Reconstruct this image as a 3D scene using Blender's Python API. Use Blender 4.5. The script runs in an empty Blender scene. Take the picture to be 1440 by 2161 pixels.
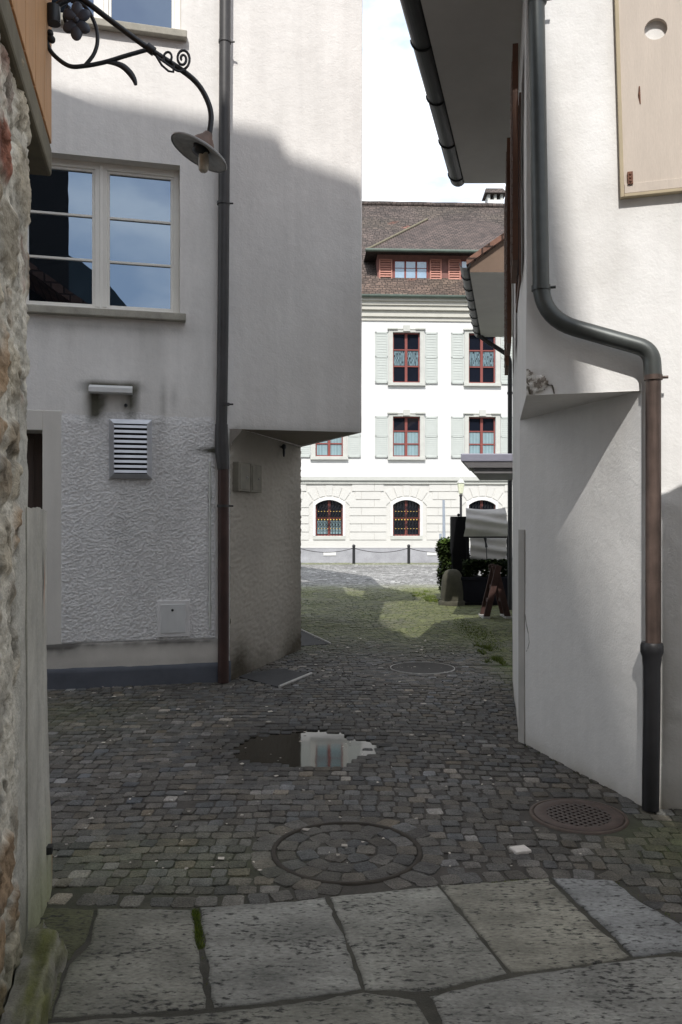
import bpy, math, random
import numpy as np
from mathutils import Vector, Matrix
random.seed(11); rng = np.random.default_rng(11)
scn = bpy.context.scene
col = scn.collection
# ------------------------------------------------------------------ camera model (used to read real positions off the photo)
F, HZ, EYE = 1690.0, 1100.0, 1.6
def uu(px): return (px-720.0)/F
def at(px, py, Y): return (uu(px)*Y, Y, EYE+(HZ-py)/F*Y)
def ground(px, py):
    Y = F*EYE/(py-HZ); return (uu(px)*Y, Y)
# ------------------------------------------------------------------ noise
def _h(i, j, k, s):
    n = (i*374761393 + j*668265263 + k*2147483647 + s*144665) & 0x7fffffff
    n = ((n ^ (n >> 13))*1274126177) & 0x7fffffff
    n = (n ^ (n >> 16)) & 0x7fffffff
    return (n % 100003)/100003.0
def vn(x, y, z=0.0, s=0):
    x, y, z = np.broadcast_arrays(np.asarray(x, float), np.asarray(y, float), np.asarray(z, float))
    i, j, k = np.floor(x).astype(np.int64), np.floor(y).astype(np.int64), np.floor(z).astype(np.int64)
    fx, fy, fz = x-i, y-j, z-k
    fx, fy, fz = [t*t*(3-2*t) for t in (fx, fy, fz)]
    r = 0
    for a in (0, 1):
        for b in (0, 1):
            for c in (0, 1):
                w = (fx if a else 1-fx)*(fy if b else 1-fy)*(fz if c else 1-fz)
                r = r + w*_h(i+a, j+b, k+c, s)
    return r
def fbm(x, y, z=0.0, s=0, o=4):
    r, a, t, f = 0, .5, 0, 1.0
    for q in range(o):
        r = r + a*vn(np.asarray(x)*f, np.asarray(y)*f, np.asarray(z)*f, s+q*7); t += a; a *= .5; f *= 2.03
    return r/t
def sst(a, b, x):
    t = np.clip((np.asarray(x, float)-a)/(b-a), 0, 1); return t*t*(3-2*t)
# ------------------------------------------------------------------ objects
def wloc(o):
    v = Vector((0, 0, 0))
    while o is not None:
        v += Vector(o.location); o = o.parent
    return v
def thing(name, label, cat, loc=(0, 0, 0), group=None):
    o = bpy.data.objects.new(name, None); col.objects.link(o); o.location = loc
    o.empty_display_size = .2
    o['label'] = label; o['category'] = cat
    if group: o['group'] = group
    return o
def tag(o, label, cat, group=None):
    o['label'] = label; o['category'] = cat
    if group: o['group'] = group
    return o
def struct(o, label=None):
    o['kind'] = 'structure'
    if label: o['label'] = label
    return o
def stuff(o, label, cat):
    o['kind'] = 'stuff'; o['label'] = label; o['category'] = cat; return o

class MB:
    def __init__(s): s.v, s.f, s.c, s.sm = [], [], [], []
    def add(s, vs, fs, c=None, smooth=False):
        b = len(s.v); s.v += [tuple(p) for p in vs]
        s.f += [tuple(b+i for i in f) for f in fs]
        s.sm += [smooth]*len(fs)
        if c is None: c = (1, 1, 1)
        if len(c) == 3 and not hasattr(c[0], '__len__'): s.c += [tuple(c)]*len(vs)
        else: s.c += [tuple(q) for q in c]
        return s
    def box(s, fr, s0, s1, z0, z1, o0, o1, c=None):
        p = [fr(a, b, o) for o in (o0, o1) for b in (z0, z1) for a in (s0, s1)]
        return s.add(p, [(0, 1, 3, 2), (4, 6, 7, 5), (0, 4, 5, 1), (2, 3, 7, 6), (0, 2, 6, 4), (1, 5, 7, 3)], c)
    def poly(s, pts, c=None): return s.add(pts, [tuple(range(len(pts)))], c)
    def prism(s, bot, top, c=None):
        n = len(bot)
        fs = [tuple(range(n))[::-1], tuple(range(n, 2*n))]+[(i, (i+1) % n, n+(i+1) % n, n+i) for i in range(n)]
        return s.add(list(bot)+list(top), fs, c)
    def tube(s, path, r, seg=10, c=None, caps=True, flat=None):
        P = [Vector(p) for p in path]; n = len(P)
        R = r if hasattr(r, '__len__') else [r]*n
        vs, fs = [], []
        T = [(P[min(i+1, n-1)]-P[max(i-1, 0)]).normalized() for i in range(n)]
        up = Vector((0, 0, 1)) if abs(T[0].z) < .9 else Vector((1, 0, 0))
        N = (up-T[0]*up.dot(T[0])).normalized()
        for i in range(n):
            N = (N-T[i]*N.dot(T[i])).normalized(); B = T[i].cross(N)
            for k in range(seg):
                a = 2*math.pi*k/seg
                e = flat if flat else 1.0
                vs.append(P[i]+R[i]*(math.cos(a)*N+math.sin(a)*e*B))
        for i in range(n-1):
            for k in range(seg):
                q = (k+1) % seg
                fs.append((i*seg+k, i*seg+q, (i+1)*seg+q, (i+1)*seg+k))
        s.add(vs, fs, c, True)
        if caps:
            s.add(vs[:seg], [tuple(range(seg))[::-1]], c); s.add(vs[-seg:], [tuple(range(seg))], c)
        return s
    def lathe(s, prof, M=None, seg=24, c=None, cap=True, smooth=True):
        M = M or Matrix(); n = len(prof); vs, fs = [], []
        for (r, z) in prof:
            for k in range(seg):
                a = 2*math.pi*k/seg
                vs.append(M @ Vector((r*math.cos(a), r*math.sin(a), z)))
        for i in range(n-1):
            for k in range(seg):
                q = (k+1) % seg
                fs.append((i*seg+k, i*seg+q, (i+1)*seg+q, (i+1)*seg+k))
        s.add(vs, fs, c, smooth)
        if cap:
            s.add(vs[:seg], [tuple(range(seg))[::-1]], c); s.add(vs[-seg:], [tuple(range(seg))], c)
        return s
    def ball(s, p, r, c=None, seg=10):
        pr = [(max(1e-4, r[0]*math.sin(math.pi*i/8)) if hasattr(r, '__len__') else max(1e-4, r*math.sin(math.pi*i/8)),
               -(r[1] if hasattr(r, '__len__') else r)*math.cos(math.pi*i/8)) for i in range(9)]
        return s.lathe(pr, Matrix.Translation(Vector(p)), seg, c, False)
    def build(s, name, m, parent=None, bevel=0, smooth=None):
        me = bpy.data.meshes.new(name)
        w = wloc(parent) if parent is not None else Vector((0, 0, 0))
        vv = np.array(s.v, dtype=float)-np.array(w)
        me.from_pydata(vv.tolist(), [], s.f)
        me.polygons.foreach_set('use_smooth', np.array(s.sm if smooth is None else [smooth]*len(s.f), dtype=bool))
        ca = me.color_attributes.new('Col', 'FLOAT_COLOR', 'POINT')
        cc = np.ones((len(s.v), 4), dtype=np.float32); cc[:, :3] = np.array(s.c)
        ca.data.foreach_set('color', cc.ravel())
        # metric UVs, one face at a time: u level, v up the face
        uvl = me.uv_layers.new(name='UVMap')
        nl = len(me.loops); li = np.zeros(nl, dtype=np.int32); me.loops.foreach_get('vertex_index', li)
        tot = np.zeros(len(me.polygons), dtype=np.int32); me.polygons.foreach_get('loop_total', tot)
        nor = np.zeros(len(me.polygons)*3, dtype=np.float32); me.polygons.foreach_get('normal', nor); nor = nor.reshape(-1, 3)
        N = np.repeat(nor, tot, axis=0); P = np.array(s.v, dtype=np.float32)[li]
        U = np.stack([-N[:, 1], N[:, 0], np.zeros(nl)], 1); ln = np.linalg.norm(U, axis=1)
        U[ln < .05] = (1, 0, 0); U /= np.linalg.norm(U, axis=1)[:, None]
        V = np.cross(N, U)
        uv = np.stack([(P*U).sum(1), (P*V).sum(1)], 1).astype(np.float32)
        uvl.data.foreach_set('uv', uv.ravel())
        me.materials.append(m)
        o = bpy.data.objects.new(name, me); col.objects.link(o)
        if parent is not None: o.parent = parent
        if bevel:
            b = o.modifiers.new('bevel', 'BEVEL'); b.width = bevel; b.segments = 2; b.limit_method = 'ANGLE'; b.angle_limit = .6
        return o

def root_box(mb, x0, x1, y0, y1, z0, z1, c=None):
    return mb.box(lambda a, b, o: (a, o, b), x0, x1, z0, z1, y0, y1, c)
def wall_grid(mb, fr, s0, s1, z0, z1, holes=(), step=.05, disp=None, colf=None, keep=None):
    S = list(np.linspace(s0, s1, max(2, int((s1-s0)/step)+1))); Z = list(np.linspace(z0, z1, max(2, int((z1-z0)/step)+1)))
    for h in holes:
        S += [a for a in h[:2] if s0 < a < s1]; Z += [b for b in h[2:4] if z0 < b < z1]
    def uniq(L):
        L = sorted(L); r = [L[0]]
        for a in L[1:]:
            if a-r[-1] > 1e-6: r.append(a)
        return np.array(r)
    S, Z = uniq(S), uniq(Z)
    SS, ZZ = np.meshgrid(S, Z); D = disp(SS, ZZ) if disp else np.zeros_like(SS)
    vs = [fr(SS.flat[i], ZZ.flat[i], D.flat[i]) for i in range(SS.size)]
    C = colf(SS, ZZ).reshape(-1, 3) if colf else (1, 1, 1)
    fs = []; n = len(S)
    for j in range(len(Z)-1):
        zc = (Z[j]+Z[j+1])/2
        for i in range(n-1):
            sc = (S[i]+S[i+1])/2
            if any(h[0] < sc < h[1] and h[2] < zc < h[3] for h in holes): continue
            if keep and not keep(sc, zc): continue
            fs.append((j*n+i, j*n+i+1, (j+1)*n+i+1, (j+1)*n+i))
    mb.add(vs, fs, C, True)
def reveals(mb, fr, h, d, c=None):
    a, b, z0, z1 = h
    for (p, q) in (((a, z0), (a, z1)), ((b, z1), (b, z0)), ((a, z1), (b, z1)), ((b, z0), (a, z0))):
        mb.add([fr(p[0], p[1], 0), fr(q[0], q[1], 0), fr(q[0], q[1], -d), fr(p[0], p[1], -d)], [(0, 1, 2, 3)], c)
# ------------------------------------------------------------------ materials
def srgb(r, g, b):
    f = lambda c: (c/255/12.92) if c/255 <= .04045 else ((c/255+.055)/1.055)**2.4
    return (f(r), f(g), f(b))
def mat(name, base, rough=.8, var=.15, scale=6, bump=0, bscale=60, metal=0, attr=True, spec=.5, ior=None, stretch=(1, 1, 1),
        fine=0, streak=0, bdist=.01, bump2=0, b2scale=8, spots=0, spot_col=(.02, .02, .02), spot_scale=60, dirt_low=0):
    m = bpy.data.materials.new(name); m.use_nodes = True
    nt = m.node_tree; N = nt.nodes; L = nt.links
    bs = N['Principled BSDF']; bs.inputs['Roughness'].default_value = rough; bs.inputs['Metallic'].default_value = metal
    bs.inputs['Specular IOR Level'].default_value = spec
    if ior: bs.inputs['IOR'].default_value = ior
    geo = N.new('ShaderNodeNewGeometry'); mp = N.new('ShaderNodeMapping'); mp.inputs['Scale'].default_value = stretch
    L.new(geo.outputs['Position'], mp.inputs['Vector'])
    def noise(sc, det=6, vec=None, rg=.6):
        n = N.new('ShaderNodeTexNoise'); n.inputs['Scale'].default_value = sc; n.inputs['Detail'].default_value = det
        n.inputs['Roughness'].default_value = rg
        L.new(vec or mp.outputs['Vector'], n.inputs['Vector']); return n.outputs['Fac']
    def math_(op, a, b):
        q = N.new('ShaderNodeMath'); q.operation = op
        for i, t in enumerate((a, b)):
            if hasattr(t, 'is_linked') or not isinstance(t, (int, float)): L.new(t, q.inputs[i])
            else: q.inputs[i].default_value = t
        return q.outputs[0]
    def mix(kind, fac, a, b):
        q = N.new('ShaderNodeMix'); q.data_type = 'RGBA'; q.blend_type = kind
        if isinstance(fac, (int, float)): q.inputs[0].default_value = fac
        else: L.new(fac, q.inputs[0])
        for i, t in ((6, a), (7, b)):
            if isinstance(t, tuple): q.inputs[i].default_value = (*t[:3], 1)
            else: L.new(t, q.inputs[i])
        return q.outputs[2]
    c = tuple(base)
    if attr:
        a = N.new('ShaderNodeAttribute'); a.attribute_name = 'Col'
        c = mix('MULTIPLY', 1.0, a.outputs['Color'], c)
    def scaled(v, amp):   # noise 0..1 -> factor about 1
        q = N.new('ShaderNodeMapRange'); q.inputs[1].default_value = .25; q.inputs[2].default_value = .75
        q.inputs[3].default_value = 1-amp; q.inputs[4].default_value = 1+amp; q.clamp = False
        L.new(v, q.inputs[0]); return q.outputs[0]
    def mulv(c, v):
        q = N.new('ShaderNodeVectorMath'); q.operation = 'SCALE'
        if isinstance(c, tuple): q.inputs[0].default_value = c
        else: L.new(c, q.inputs[0])
        L.new(v, q.inputs['Scale']); return q.outputs[0]
    if var: c = mulv(c, scaled(noise(scale), var))
    if fine: c = mulv(c, scaled(noise(scale*14, 4), fine))
    if streak:
        m2 = N.new('ShaderNodeMapping'); m2.inputs['Scale'].default_value = (7, 7, .5); L.new(geo.outputs['Position'], m2.inputs['Vector'])
        c = mulv(c, scaled(noise(1.5, 5, m2.outputs['Vector']), streak))
    if spots:
        r = N.new('ShaderNodeValToRGB'); r.color_ramp.elements[0].position = .5+.1*(1-spots); r.color_ramp.elements[1].position = .62+.1*(1-spots)
        L.new(math_('ADD', math_('ADD', noise(spot_scale, 5), math_('MULTIPLY', noise(spot_scale*.09, 3), .34)), -.17), r.inputs['Fac'])
        c = mix('MIX', r.outputs['Color'], c, tuple(spot_col))
    if isinstance(c, tuple): bs.inputs['Base Color'].default_value = (*c, 1)
    else: L.new(c, bs.inputs['Base Color'])
    h = None
    if bump: h = math_('MULTIPLY', noise(bscale, 5), bump)
    if bump2:
        h2 = math_('MULTIPLY', noise(b2scale, 3), bump2); h = h2 if h is None else math_('ADD', h, h2)
    if h is not None:
        b = N.new('ShaderNodeBump'); b.inputs['Strength'].default_value = 1; b.inputs['Distance'].default_value = bdist
        L.new(h, b.inputs['Height']); L.new(b.outputs['Normal'], bs.inputs['Normal'])
    return m
def mat_tiles(name, base, w, hgt, var=.35, mort=(.02, .012, .01), bump=.02):
    m = mat(name, base, .85, .3, 1.3, attr=True, fine=.2)
    nt = m.node_tree; N = nt.nodes; L = nt.links; bs = N['Principled BSDF']
    uv = N.new('ShaderNodeUVMap'); uv.uv_map = 'UVMap'
    br = N.new('ShaderNodeTexBrick'); br.inputs['Scale'].default_value = 1; br.inputs['Brick Width'].default_value = w; br.inputs['Row Height'].default_value = hgt
    br.inputs['Mortar Size'].default_value = hgt*.09; br.inputs['Mortar Smooth'].default_value = .4; br.inputs['Bias'].default_value = 0
    br.inputs['Color1'].default_value = (1-var, 1-var, 1-var, 1); br.inputs['Color2'].default_value = (1+var, 1+var*.8, 1+var*.7, 1); br.inputs['Mortar'].default_value = (.25, .22, .2, 1)
    L.new(uv.outputs[0], br.inputs['Vector'])
    src = bs.inputs['Base Color'].links[0].from_socket
    q = N.new('ShaderNodeMix'); q.data_type = 'RGBA'; q.blend_type = 'MULTIPLY'; q.inputs[0].default_value = 1
    L.new(src, q.inputs[6]); L.new(br.outputs['Color'], q.inputs[7]); L.new(q.outputs[2], bs.inputs['Base Color'])
    b = N.new('ShaderNodeBump'); b.inputs['Distance'].default_value = bump; b.invert = True
    L.new(br.outputs['Fac'], b.inputs['Height']); L.new(b.outputs['Normal'], bs.inputs['Normal'])
    return m
def mat_glass(name, tint=(.012, .014, .018), ior=1.55, rough=.0, spec=.5, wav=0):
    m = mat(name, tint, rough, 0, attr=False, ior=ior, spec=spec)
    if wav:
        nt = m.node_tree; N = nt.nodes; L = nt.links
        n = N.new('ShaderNodeTexNoise'); n.inputs['Scale'].default_value = 2.2; g = N.new('ShaderNodeNewGeometry'); L.new(g.outputs['Position'], n.inputs['Vector'])
        b = N.new('ShaderNodeBump'); b.inputs['Distance'].default_value = wav; L.new(n.outputs['Fac'], b.inputs['Height']); L.new(b.outputs['Normal'], N['Principled BSDF'].inputs['Normal'])
    return m

M = {}
M['plaster'] = mat('plaster_smooth', (.77, .745, .718), .9, .06, 1.4, .5, 55, bdist=.006, fine=.035, streak=.045, bump2=1.0, b2scale=7)
M['plaster_r'] = mat('plaster_right', (.79, .78, .765), .9, .06, 1.2, .4, 70, bdist=.005, fine=.03, streak=.03, bump2=1.0, b2scale=6)
M['rough'] = mat('roughcast', (.72, .705, .70), .95, .06, 2, .5, 150, bdist=.004, fine=.05)
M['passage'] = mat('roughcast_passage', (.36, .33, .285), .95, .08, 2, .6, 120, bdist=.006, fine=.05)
M['trim'] = mat('door_surround_plaster', (.66, .63, .585), .9, .06, 2.2, .3, 60, bdist=.004, streak=.05)
M['plinth'] = mat('plinth_plaster', (.60, .565, .52), .9, .12, 4, .4, 60, bdist=.004)
M['blueband'] = mat('blue_grey_paint', (.092, .100, .122), .7, .2, 5, .2, 40, bdist=.004)
M['winframe'] = mat('cream_window_paint', (.80, .775, .72), .45, .03, 5, fine=.02)
M['sill'] = mat('sandstone_sill', (.36, .34, .29), .9, .25, 7, .5, 80, bdist=.004, fine=.1)
M['glass'] = mat_glass('window_glass', (.003, .004, .006), 3.0, 0, wav=.0004)
M['glass'].node_tree.nodes['Principled BSDF'].inputs['Specular Tint'].default_value = (.60, .77, 1, 1)
M['glassdark'] = mat_glass('dark_window_glass', (.010, .012, .02), 1.5)
M['glassblue'] = mat_glass('curtained_glass', (.22, .33, .37), 1.5)
M['pipe_grey'] = mat('zinc_pipe_dark', (.052, .050, .050), .5, .3, 4, metal=.3, streak=.25)
M['pipe_rust'] = mat('brown_pipe', (.052, .026, .021), .55, .3, 5, metal=.2, streak=.25)
M['pipe_slate'] = mat('slate_pipe', (.075, .082, .080), .42, .25, 5, metal=.35, streak=.15)
M['copper'] = mat('weathered_copper', (.105, .074, .062), .5, .4, 7, metal=.4, streak=.7)
M['castiron'] = mat('cast_iron', (.016, .016, .018), .45, .3, 8, .3, 90, bdist=.002)
M['iron'] = mat('wrought_iron', (.022, .024, .028), .45, .3, 12, .3, 60, bdist=.002, metal=.3)
M['flower'] = mat('iron_flower_paint', (.05, .06, .085), .5, .3, 20)
M['enamel'] = mat('shade_enamel', (.30, .30, .30), .5, .3, 30, fine=.2)
M['rustcap'] = mat('rusty_cap', (.12, .07, .05), .6, .5, 25)
M['bulb'] = mat('bulb_glass', (.42, .38, .32), .15, .2, 40)
M['alu'] = mat('aluminium', (.50, .51, .54), .42, .12, 8, metal=.75)
M['black'] = mat('dark_void', (.006, .006, .006), .9, 0, attr=False)
M['whitehatch'] = mat('white_metal', (.64, .64, .635), .5, .06, 6, streak=.06)
M['rubble'] = mat('rubble_stone', (1, 1, 1), .95, .22, 9, .8, 45, bdist=.010, fine=.22, bump2=.8, b2scale=18)
M['jamb'] = mat('jamb_sandstone', (.50, .485, .435), .9, .2, 5, .5, 50, bdist=.006, streak=.05, fine=.12, bump2=.8, b2scale=9)
M['orange'] = mat('orange_timber', (.50, .27, .12), .7, .12, 4, .3, 30, stretch=(4, 4, .6), bdist=.003, fine=.06)
M['beam'] = mat('grey_beam', (.16, .14, .095), .85, .3, 6, .5, 30, bdist=.004)
M['doorwood'] = mat('dark_door', (.085, .06, .05), .7, .25, 3, stretch=(6, 6, .5))
M['soffit'] = mat('soffit_board', (.50, .485, .46), .85, .06, 2, streak=.03)
M['gutter'] = mat('dark_gutter', (.022, .024, .026), .45, .25, 6, metal=.3)
M['shutter_brown'] = mat('brown_shutter', (.10, .042, .022), .6, .25, 6)
M['shutter_beige'] = mat('beige_shutter', (.51, .44, .375), .7, .07, 3, .35, 24, stretch=(7, 7, .9), bdist=.004, fine=.05)
M['shutter_edge'] = mat('beige_shutter_edge', (.40, .33, .22), .7, .1, 6)
M['rust'] = mat('rust', (.14, .06, .035), .8, .5, 60)
M['tiles_far'] = mat_tiles('far_roof_tiles', (.088, .071, .064), .2, .17, .32, bump=.03)
M['tiles'] = mat_tiles('roof_tiles', (.16, .085, .06), .18, .16, .3)
M['white'] = mat('white_facade', (.73, .727, .72), .9, .02, 1)
M['rustic'] = mat('rusticated_facade', (.62, .61, .58), .9, .04, 2, fine=.02)
M['greystone'] = mat('grey_stone_trim', (.53, .535, .50), .9, .08, 4)
M['cornice'] = mat('cornice_stone', (.56, .545, .49), .9, .06, 3)
M['plinth_far'] = mat('granite_plinth', (.36, .36, .385), .9, .2, 2.0, fine=.12)
M['shutter_pale'] = mat('pale_green_shutter', (.49, .52, .495), .7, .05, 4)
M['redframe'] = mat('red_window_frame', (.22, .055, .045), .6, .1, 6)
M['pinkshutter'] = mat('pink_brown_shutter', (.47, .22, .17), .7, .1, 6)
M['dormerwood'] = mat('dormer_wood', (.23, .11, .095), .8, .2, 6)
M['gold'] = mat('gold_paint', (.70, .45, .10), .4, .1, 6)
M['greengutter'] = mat('green_copper_gutter', (.085, .115, .095), .6, .2, 3)
M['cobble'] = mat('cobblestone', (1, 1, 1), .72, .46, 9, .9, 110, bdist=.011, fine=.62, bump2=1.0, b2scale=34)
M['joint'] = mat('joint_sand', (1, 1, 1), .95, .3, 14, .6, 90, bdist=.006, fine=.2)
M['slab'] = mat('gneiss_slab', (1, 1, 1), .9, .42, 5, 1.0, 60, bdist=.010, fine=.34, stretch=(.6, 1.25, 1), spots=.62, spot_col=(.030, .030, .028), spot_scale=46, bump2=1.2, b2scale=14)
M['soil'] = mat('ground_soil', (.10, .095, .085), .95, .2, 2, .5, 20)
M['manhole'] = mat('manhole_iron', (.050, .046, .042), .9, .35, 16, .6, 90, bdist=.004)
M['grate'] = mat('rusty_grate', (.062, .046, .040), .6, .3, 20, .4, 80, bdist=.003)
M['plate'] = mat('dark_metal_plate', (.040, .040, .042), .85, .25, 8, .3, 60, bdist=.002)
M['edge'] = mat('pale_metal_edge', (.34, .33, .31), .5, .3, 20)
M['moss'] = mat('moss', (.10, .14, .016), .95, .4, 25)
M['grass'] = mat('grass', (.085, .115, .018), .9, .5, 5)
M['petal'] = mat('petal', (.62, .58, .54), .8, .2, 30)
M['canvas'] = mat('pale_canvas', (.50, .485, .475), .85, .08, 4, .3, 20, bdist=.01)
M['blackwood'] = mat('black_painted_wood', (.008, .008, .009), .9, .3, 6, spec=.1)
M['navy'] = mat('dark_planter_paint', (.012, .012, .017), .9, .25, 5, spec=.1)
M['redwood'] = mat('dark_red_wood', (.042, .018, .014), .85, .35, 6, streak=.2)
M['bollardstone'] = mat('mossy_stone', (.050, .047, .032), .95, .35, 8, .7, 30, bdist=.01)
M['hedge'] = mat('ivy_leaf', (.018, .030, .006), .8, .5, 9, spec=.15)
M['stem'] = mat('woody_stem', (.07, .05, .03), .9, .3, 10)
M['awning'] = mat('awning_lilac_grey', (.25, .25, .31), .5, .08, 4, metal=.2)
M['awning_d'] = mat('awning_dark', (.15, .145, .15), .55, .1, 5)
M['brownboard'] = mat('brown_board', (.15, .10, .07), .8, .15, 4)
M['lampglass'] = mat('opal_lamp_glass', (.72, .74, .55), .3, .1, 12)
M['polegrey'] = mat('grey_blue_paint', (.32, .36, .42), .5, .1, 4)
M['darkhouse'] = mat('shaded_render', (.03, .028, .026), .9, .1, 1)  # shade put into the colour so the unseen walls reflect near black
M['hill'] = mat('hill_forest', (.05, .065, .07), .95, .4, .02)

# ================================================================== LIGHT + SKY
SUN_A, SUN_T = .085, 1.10          # light travels (+.07, +1, -1.10)
d = Vector((SUN_A, 1, -SUN_T)).normalized()
sun = bpy.data.lights.new('sun', 'SUN'); sun.energy = 4.2; sun.angle = math.radians(.34); sun.color = (1, .965, .915)
so = bpy.data.objects.new('sun', sun); col.objects.link(so); so.rotation_euler = d.to_track_quat('-Z', 'Y').to_euler(); so.location = (0, -5, 40)
w = bpy.data.worlds.new('World'); scn.world = w; w.use_nodes = True
nt = w.node_tree; N = nt.nodes; L = nt.links
bg = N['Background']; out = N['World Output']
sky = N.new('ShaderNodeTexSky'); sky.sky_type = 'NISHITA'; sky.sun_disc = False
sky.sun_elevation = math.atan(SUN_T); sky.sun_rotation = math.radians(182.6); sky.altitude = 400; sky.dust_density = 1.5
L.new(sky.outputs[0], bg.inputs['Color']); bg.inputs['Strength'].default_value = .15
bg2 = N.new('ShaderNodeBackground'); bg2.inputs['Color'].default_value = (.97, .985, 1, 1); bg2.inputs['Strength'].default_value = 1.78
tc = N.new('ShaderNodeTexCoord'); mp = N.new('ShaderNodeMapping'); mp.inputs['Scale'].default_value = (1, 1, 2.2); mp.inputs['Location'].default_value = (.35, .1, .2)
L.new(tc.outputs['Generated'], mp.inputs['Vector'])
no = N.new('ShaderNodeTexNoise'); no.inputs['Scale'].default_value = 2.6; no.inputs['Detail'].default_value = 9; no.inputs['Roughness'].default_value = .58; no.inputs['Distortion'].default_value = .4
L.new(mp.outputs[0], no.inputs['Vector'])
rp = N.new('ShaderNodeValToRGB'); rp.color_ramp.elements[0].position = .33; rp.color_ramp.elements[1].position = .53
L.new(no.outputs['Fac'], rp.inputs['Fac'])
n3 = N.new('ShaderNodeTexNoise'); n3.inputs['Scale'].default_value = 5; n3.inputs['Detail'].default_value = 8; L.new(mp.outputs[0], n3.inputs['Vector'])
r3 = N.new('ShaderNodeValToRGB'); r3.color_ramp.elements[0].position = .38; r3.color_ramp.elements[1].position = .60
r3.color_ramp.elements[0].color = (.56, .65, .77, 1); r3.color_ramp.elements[1].color = (1, 1, 1, 1); L.new(n3.outputs['Fac'], r3.inputs['Fac']); L.new(r3.outputs['Color'], bg2.inputs['Color'])
mx = N.new('ShaderNodeMixShader'); L.new(rp.outputs['Color'], mx.inputs[0]); L.new(bg.outputs[0], mx.inputs[1]); L.new(bg2.outputs[0], mx.inputs[2]); L.new(mx.outputs[0], out.inputs['Surface'])

# ================================================================== GROUND
def dep(X, Y):  # hollow that holds the puddle
    r = np.sqrt(((np.asarray(X)+.25)/.53)**2+((np.asarray(Y)-5.70)/.47)**2)+(.22+.6*sst(-.25, .15, X))*(fbm(np.asarray(X)*6, np.asarray(Y)*6, 1.5, 17, 3)-.5)
    return -.036*(1-sst(.66, 1.12, r))
COVER = (ground(732, 1794)[0], ground(732, 1794)[1], .355)
GRATE = (1.292, 4.36, .238)
MAN2 = (.89, 8.75, .34)
mb = MB(); S = 2500
mb.poly([(-S, -S, -.07), (S, -S, -.07), (S, S, -.07), (-S, S, -.07)])
struct(mb.build('ground', M['soil']))
# moss amount over the paving
def mossf(X, Y):
    X = np.asarray(X, float); Y = np.asarray(Y, float)
    a = sst(8.8, 11.8, Y)*(1-sst(18, 21, Y))*(.85+.5*sst(.8, 2.0, X))
    a = np.maximum(a, .95*np.exp(-((X-1.95)/.3)**2)*sst(6.6, 8.2, Y)*(1-sst(17, 19, Y)))
    a = np.maximum(a, .75*np.exp(-((X-1.75)/.35)**2-((Y-3.9)/.4)**2))
    a = np.maximum(a, .55*np.exp(-((X+.95)/.6)**2-((Y-3.75)/.35)**2))
    a = np.maximum(a, .35*np.exp(-((X+2.3)/.8)**2-((Y-6.5)/.8)**2))
    a = np.maximum(a, .75*np.exp(-((Y-30.2)/.7)**2))
    return np.clip(a*(.45+1.0*fbm(X*2.2, Y*2.2, 3.1, 5)), 0, 1)
PX = [(-3, 3.38), *[ground(*p) for p in ((100, 1905), (420, 1915), (560, 1905), (700, 1890), (930, 1866), (1160, 1850), (1300, 1858), (1440, 1945))], (1.75, 2.6), (2.3, 1.6), (3.5, 0.2)]
bx_, by_ = np.array([p[0] for p in PX]), np.array([p[1] for p in PX])
def slab_edge(X): return np.interp(X, bx_, by_)
# joint bed
def sheet(x0, x1, y0, y1, st, z):
    xs = np.linspace(x0, x1, int((x1-x0)/st)+1); ys = np.linspace(y0, y1, int((y1-y0)/st)+1)
    XX, YY = np.meshgrid(xs, ys); ZZ = z+dep(XX, YY)+.010*(fbm(XX*14, YY*14, 0, 19, 3)-.5); n = len(xs)
    m_ = mossf(XX, YY)[..., None]
    C = np.where((YY < slab_edge(XX)+.01)[..., None], np.array([.056, .053, .043]), np.array([.056, .050, .044]))*(.6+.8*fbm(XX*6, YY*6, 0, 18))[..., None]*(1-m_)+np.array([.060, .085, .018])*m_
    lit = (sst(19, 22, YY)[..., None]); C = C*(1-lit)+lit*(np.array([.17, .165, .155])*(1-m_)+np.array([.10, .13, .04])*m_)  # sunlit far square: its paleness is put into the bed colour
    vs = np.stack([XX, YY, ZZ], -1).reshape(-1, 3)
    fs = [(j*n+i, j*n+i+1, (j+1)*n+i+1, (j+1)*n+i) for j in range(len(ys)-1) for i in range(n-1)]
    return MB().add(vs.tolist(), fs, C.reshape(-1, 3).tolist(), True)
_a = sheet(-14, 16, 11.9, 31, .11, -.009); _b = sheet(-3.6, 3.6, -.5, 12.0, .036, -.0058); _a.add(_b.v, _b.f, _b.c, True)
struct(_a.build('path', M['joint']), 'dark joint bed between the cobblestones')
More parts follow.
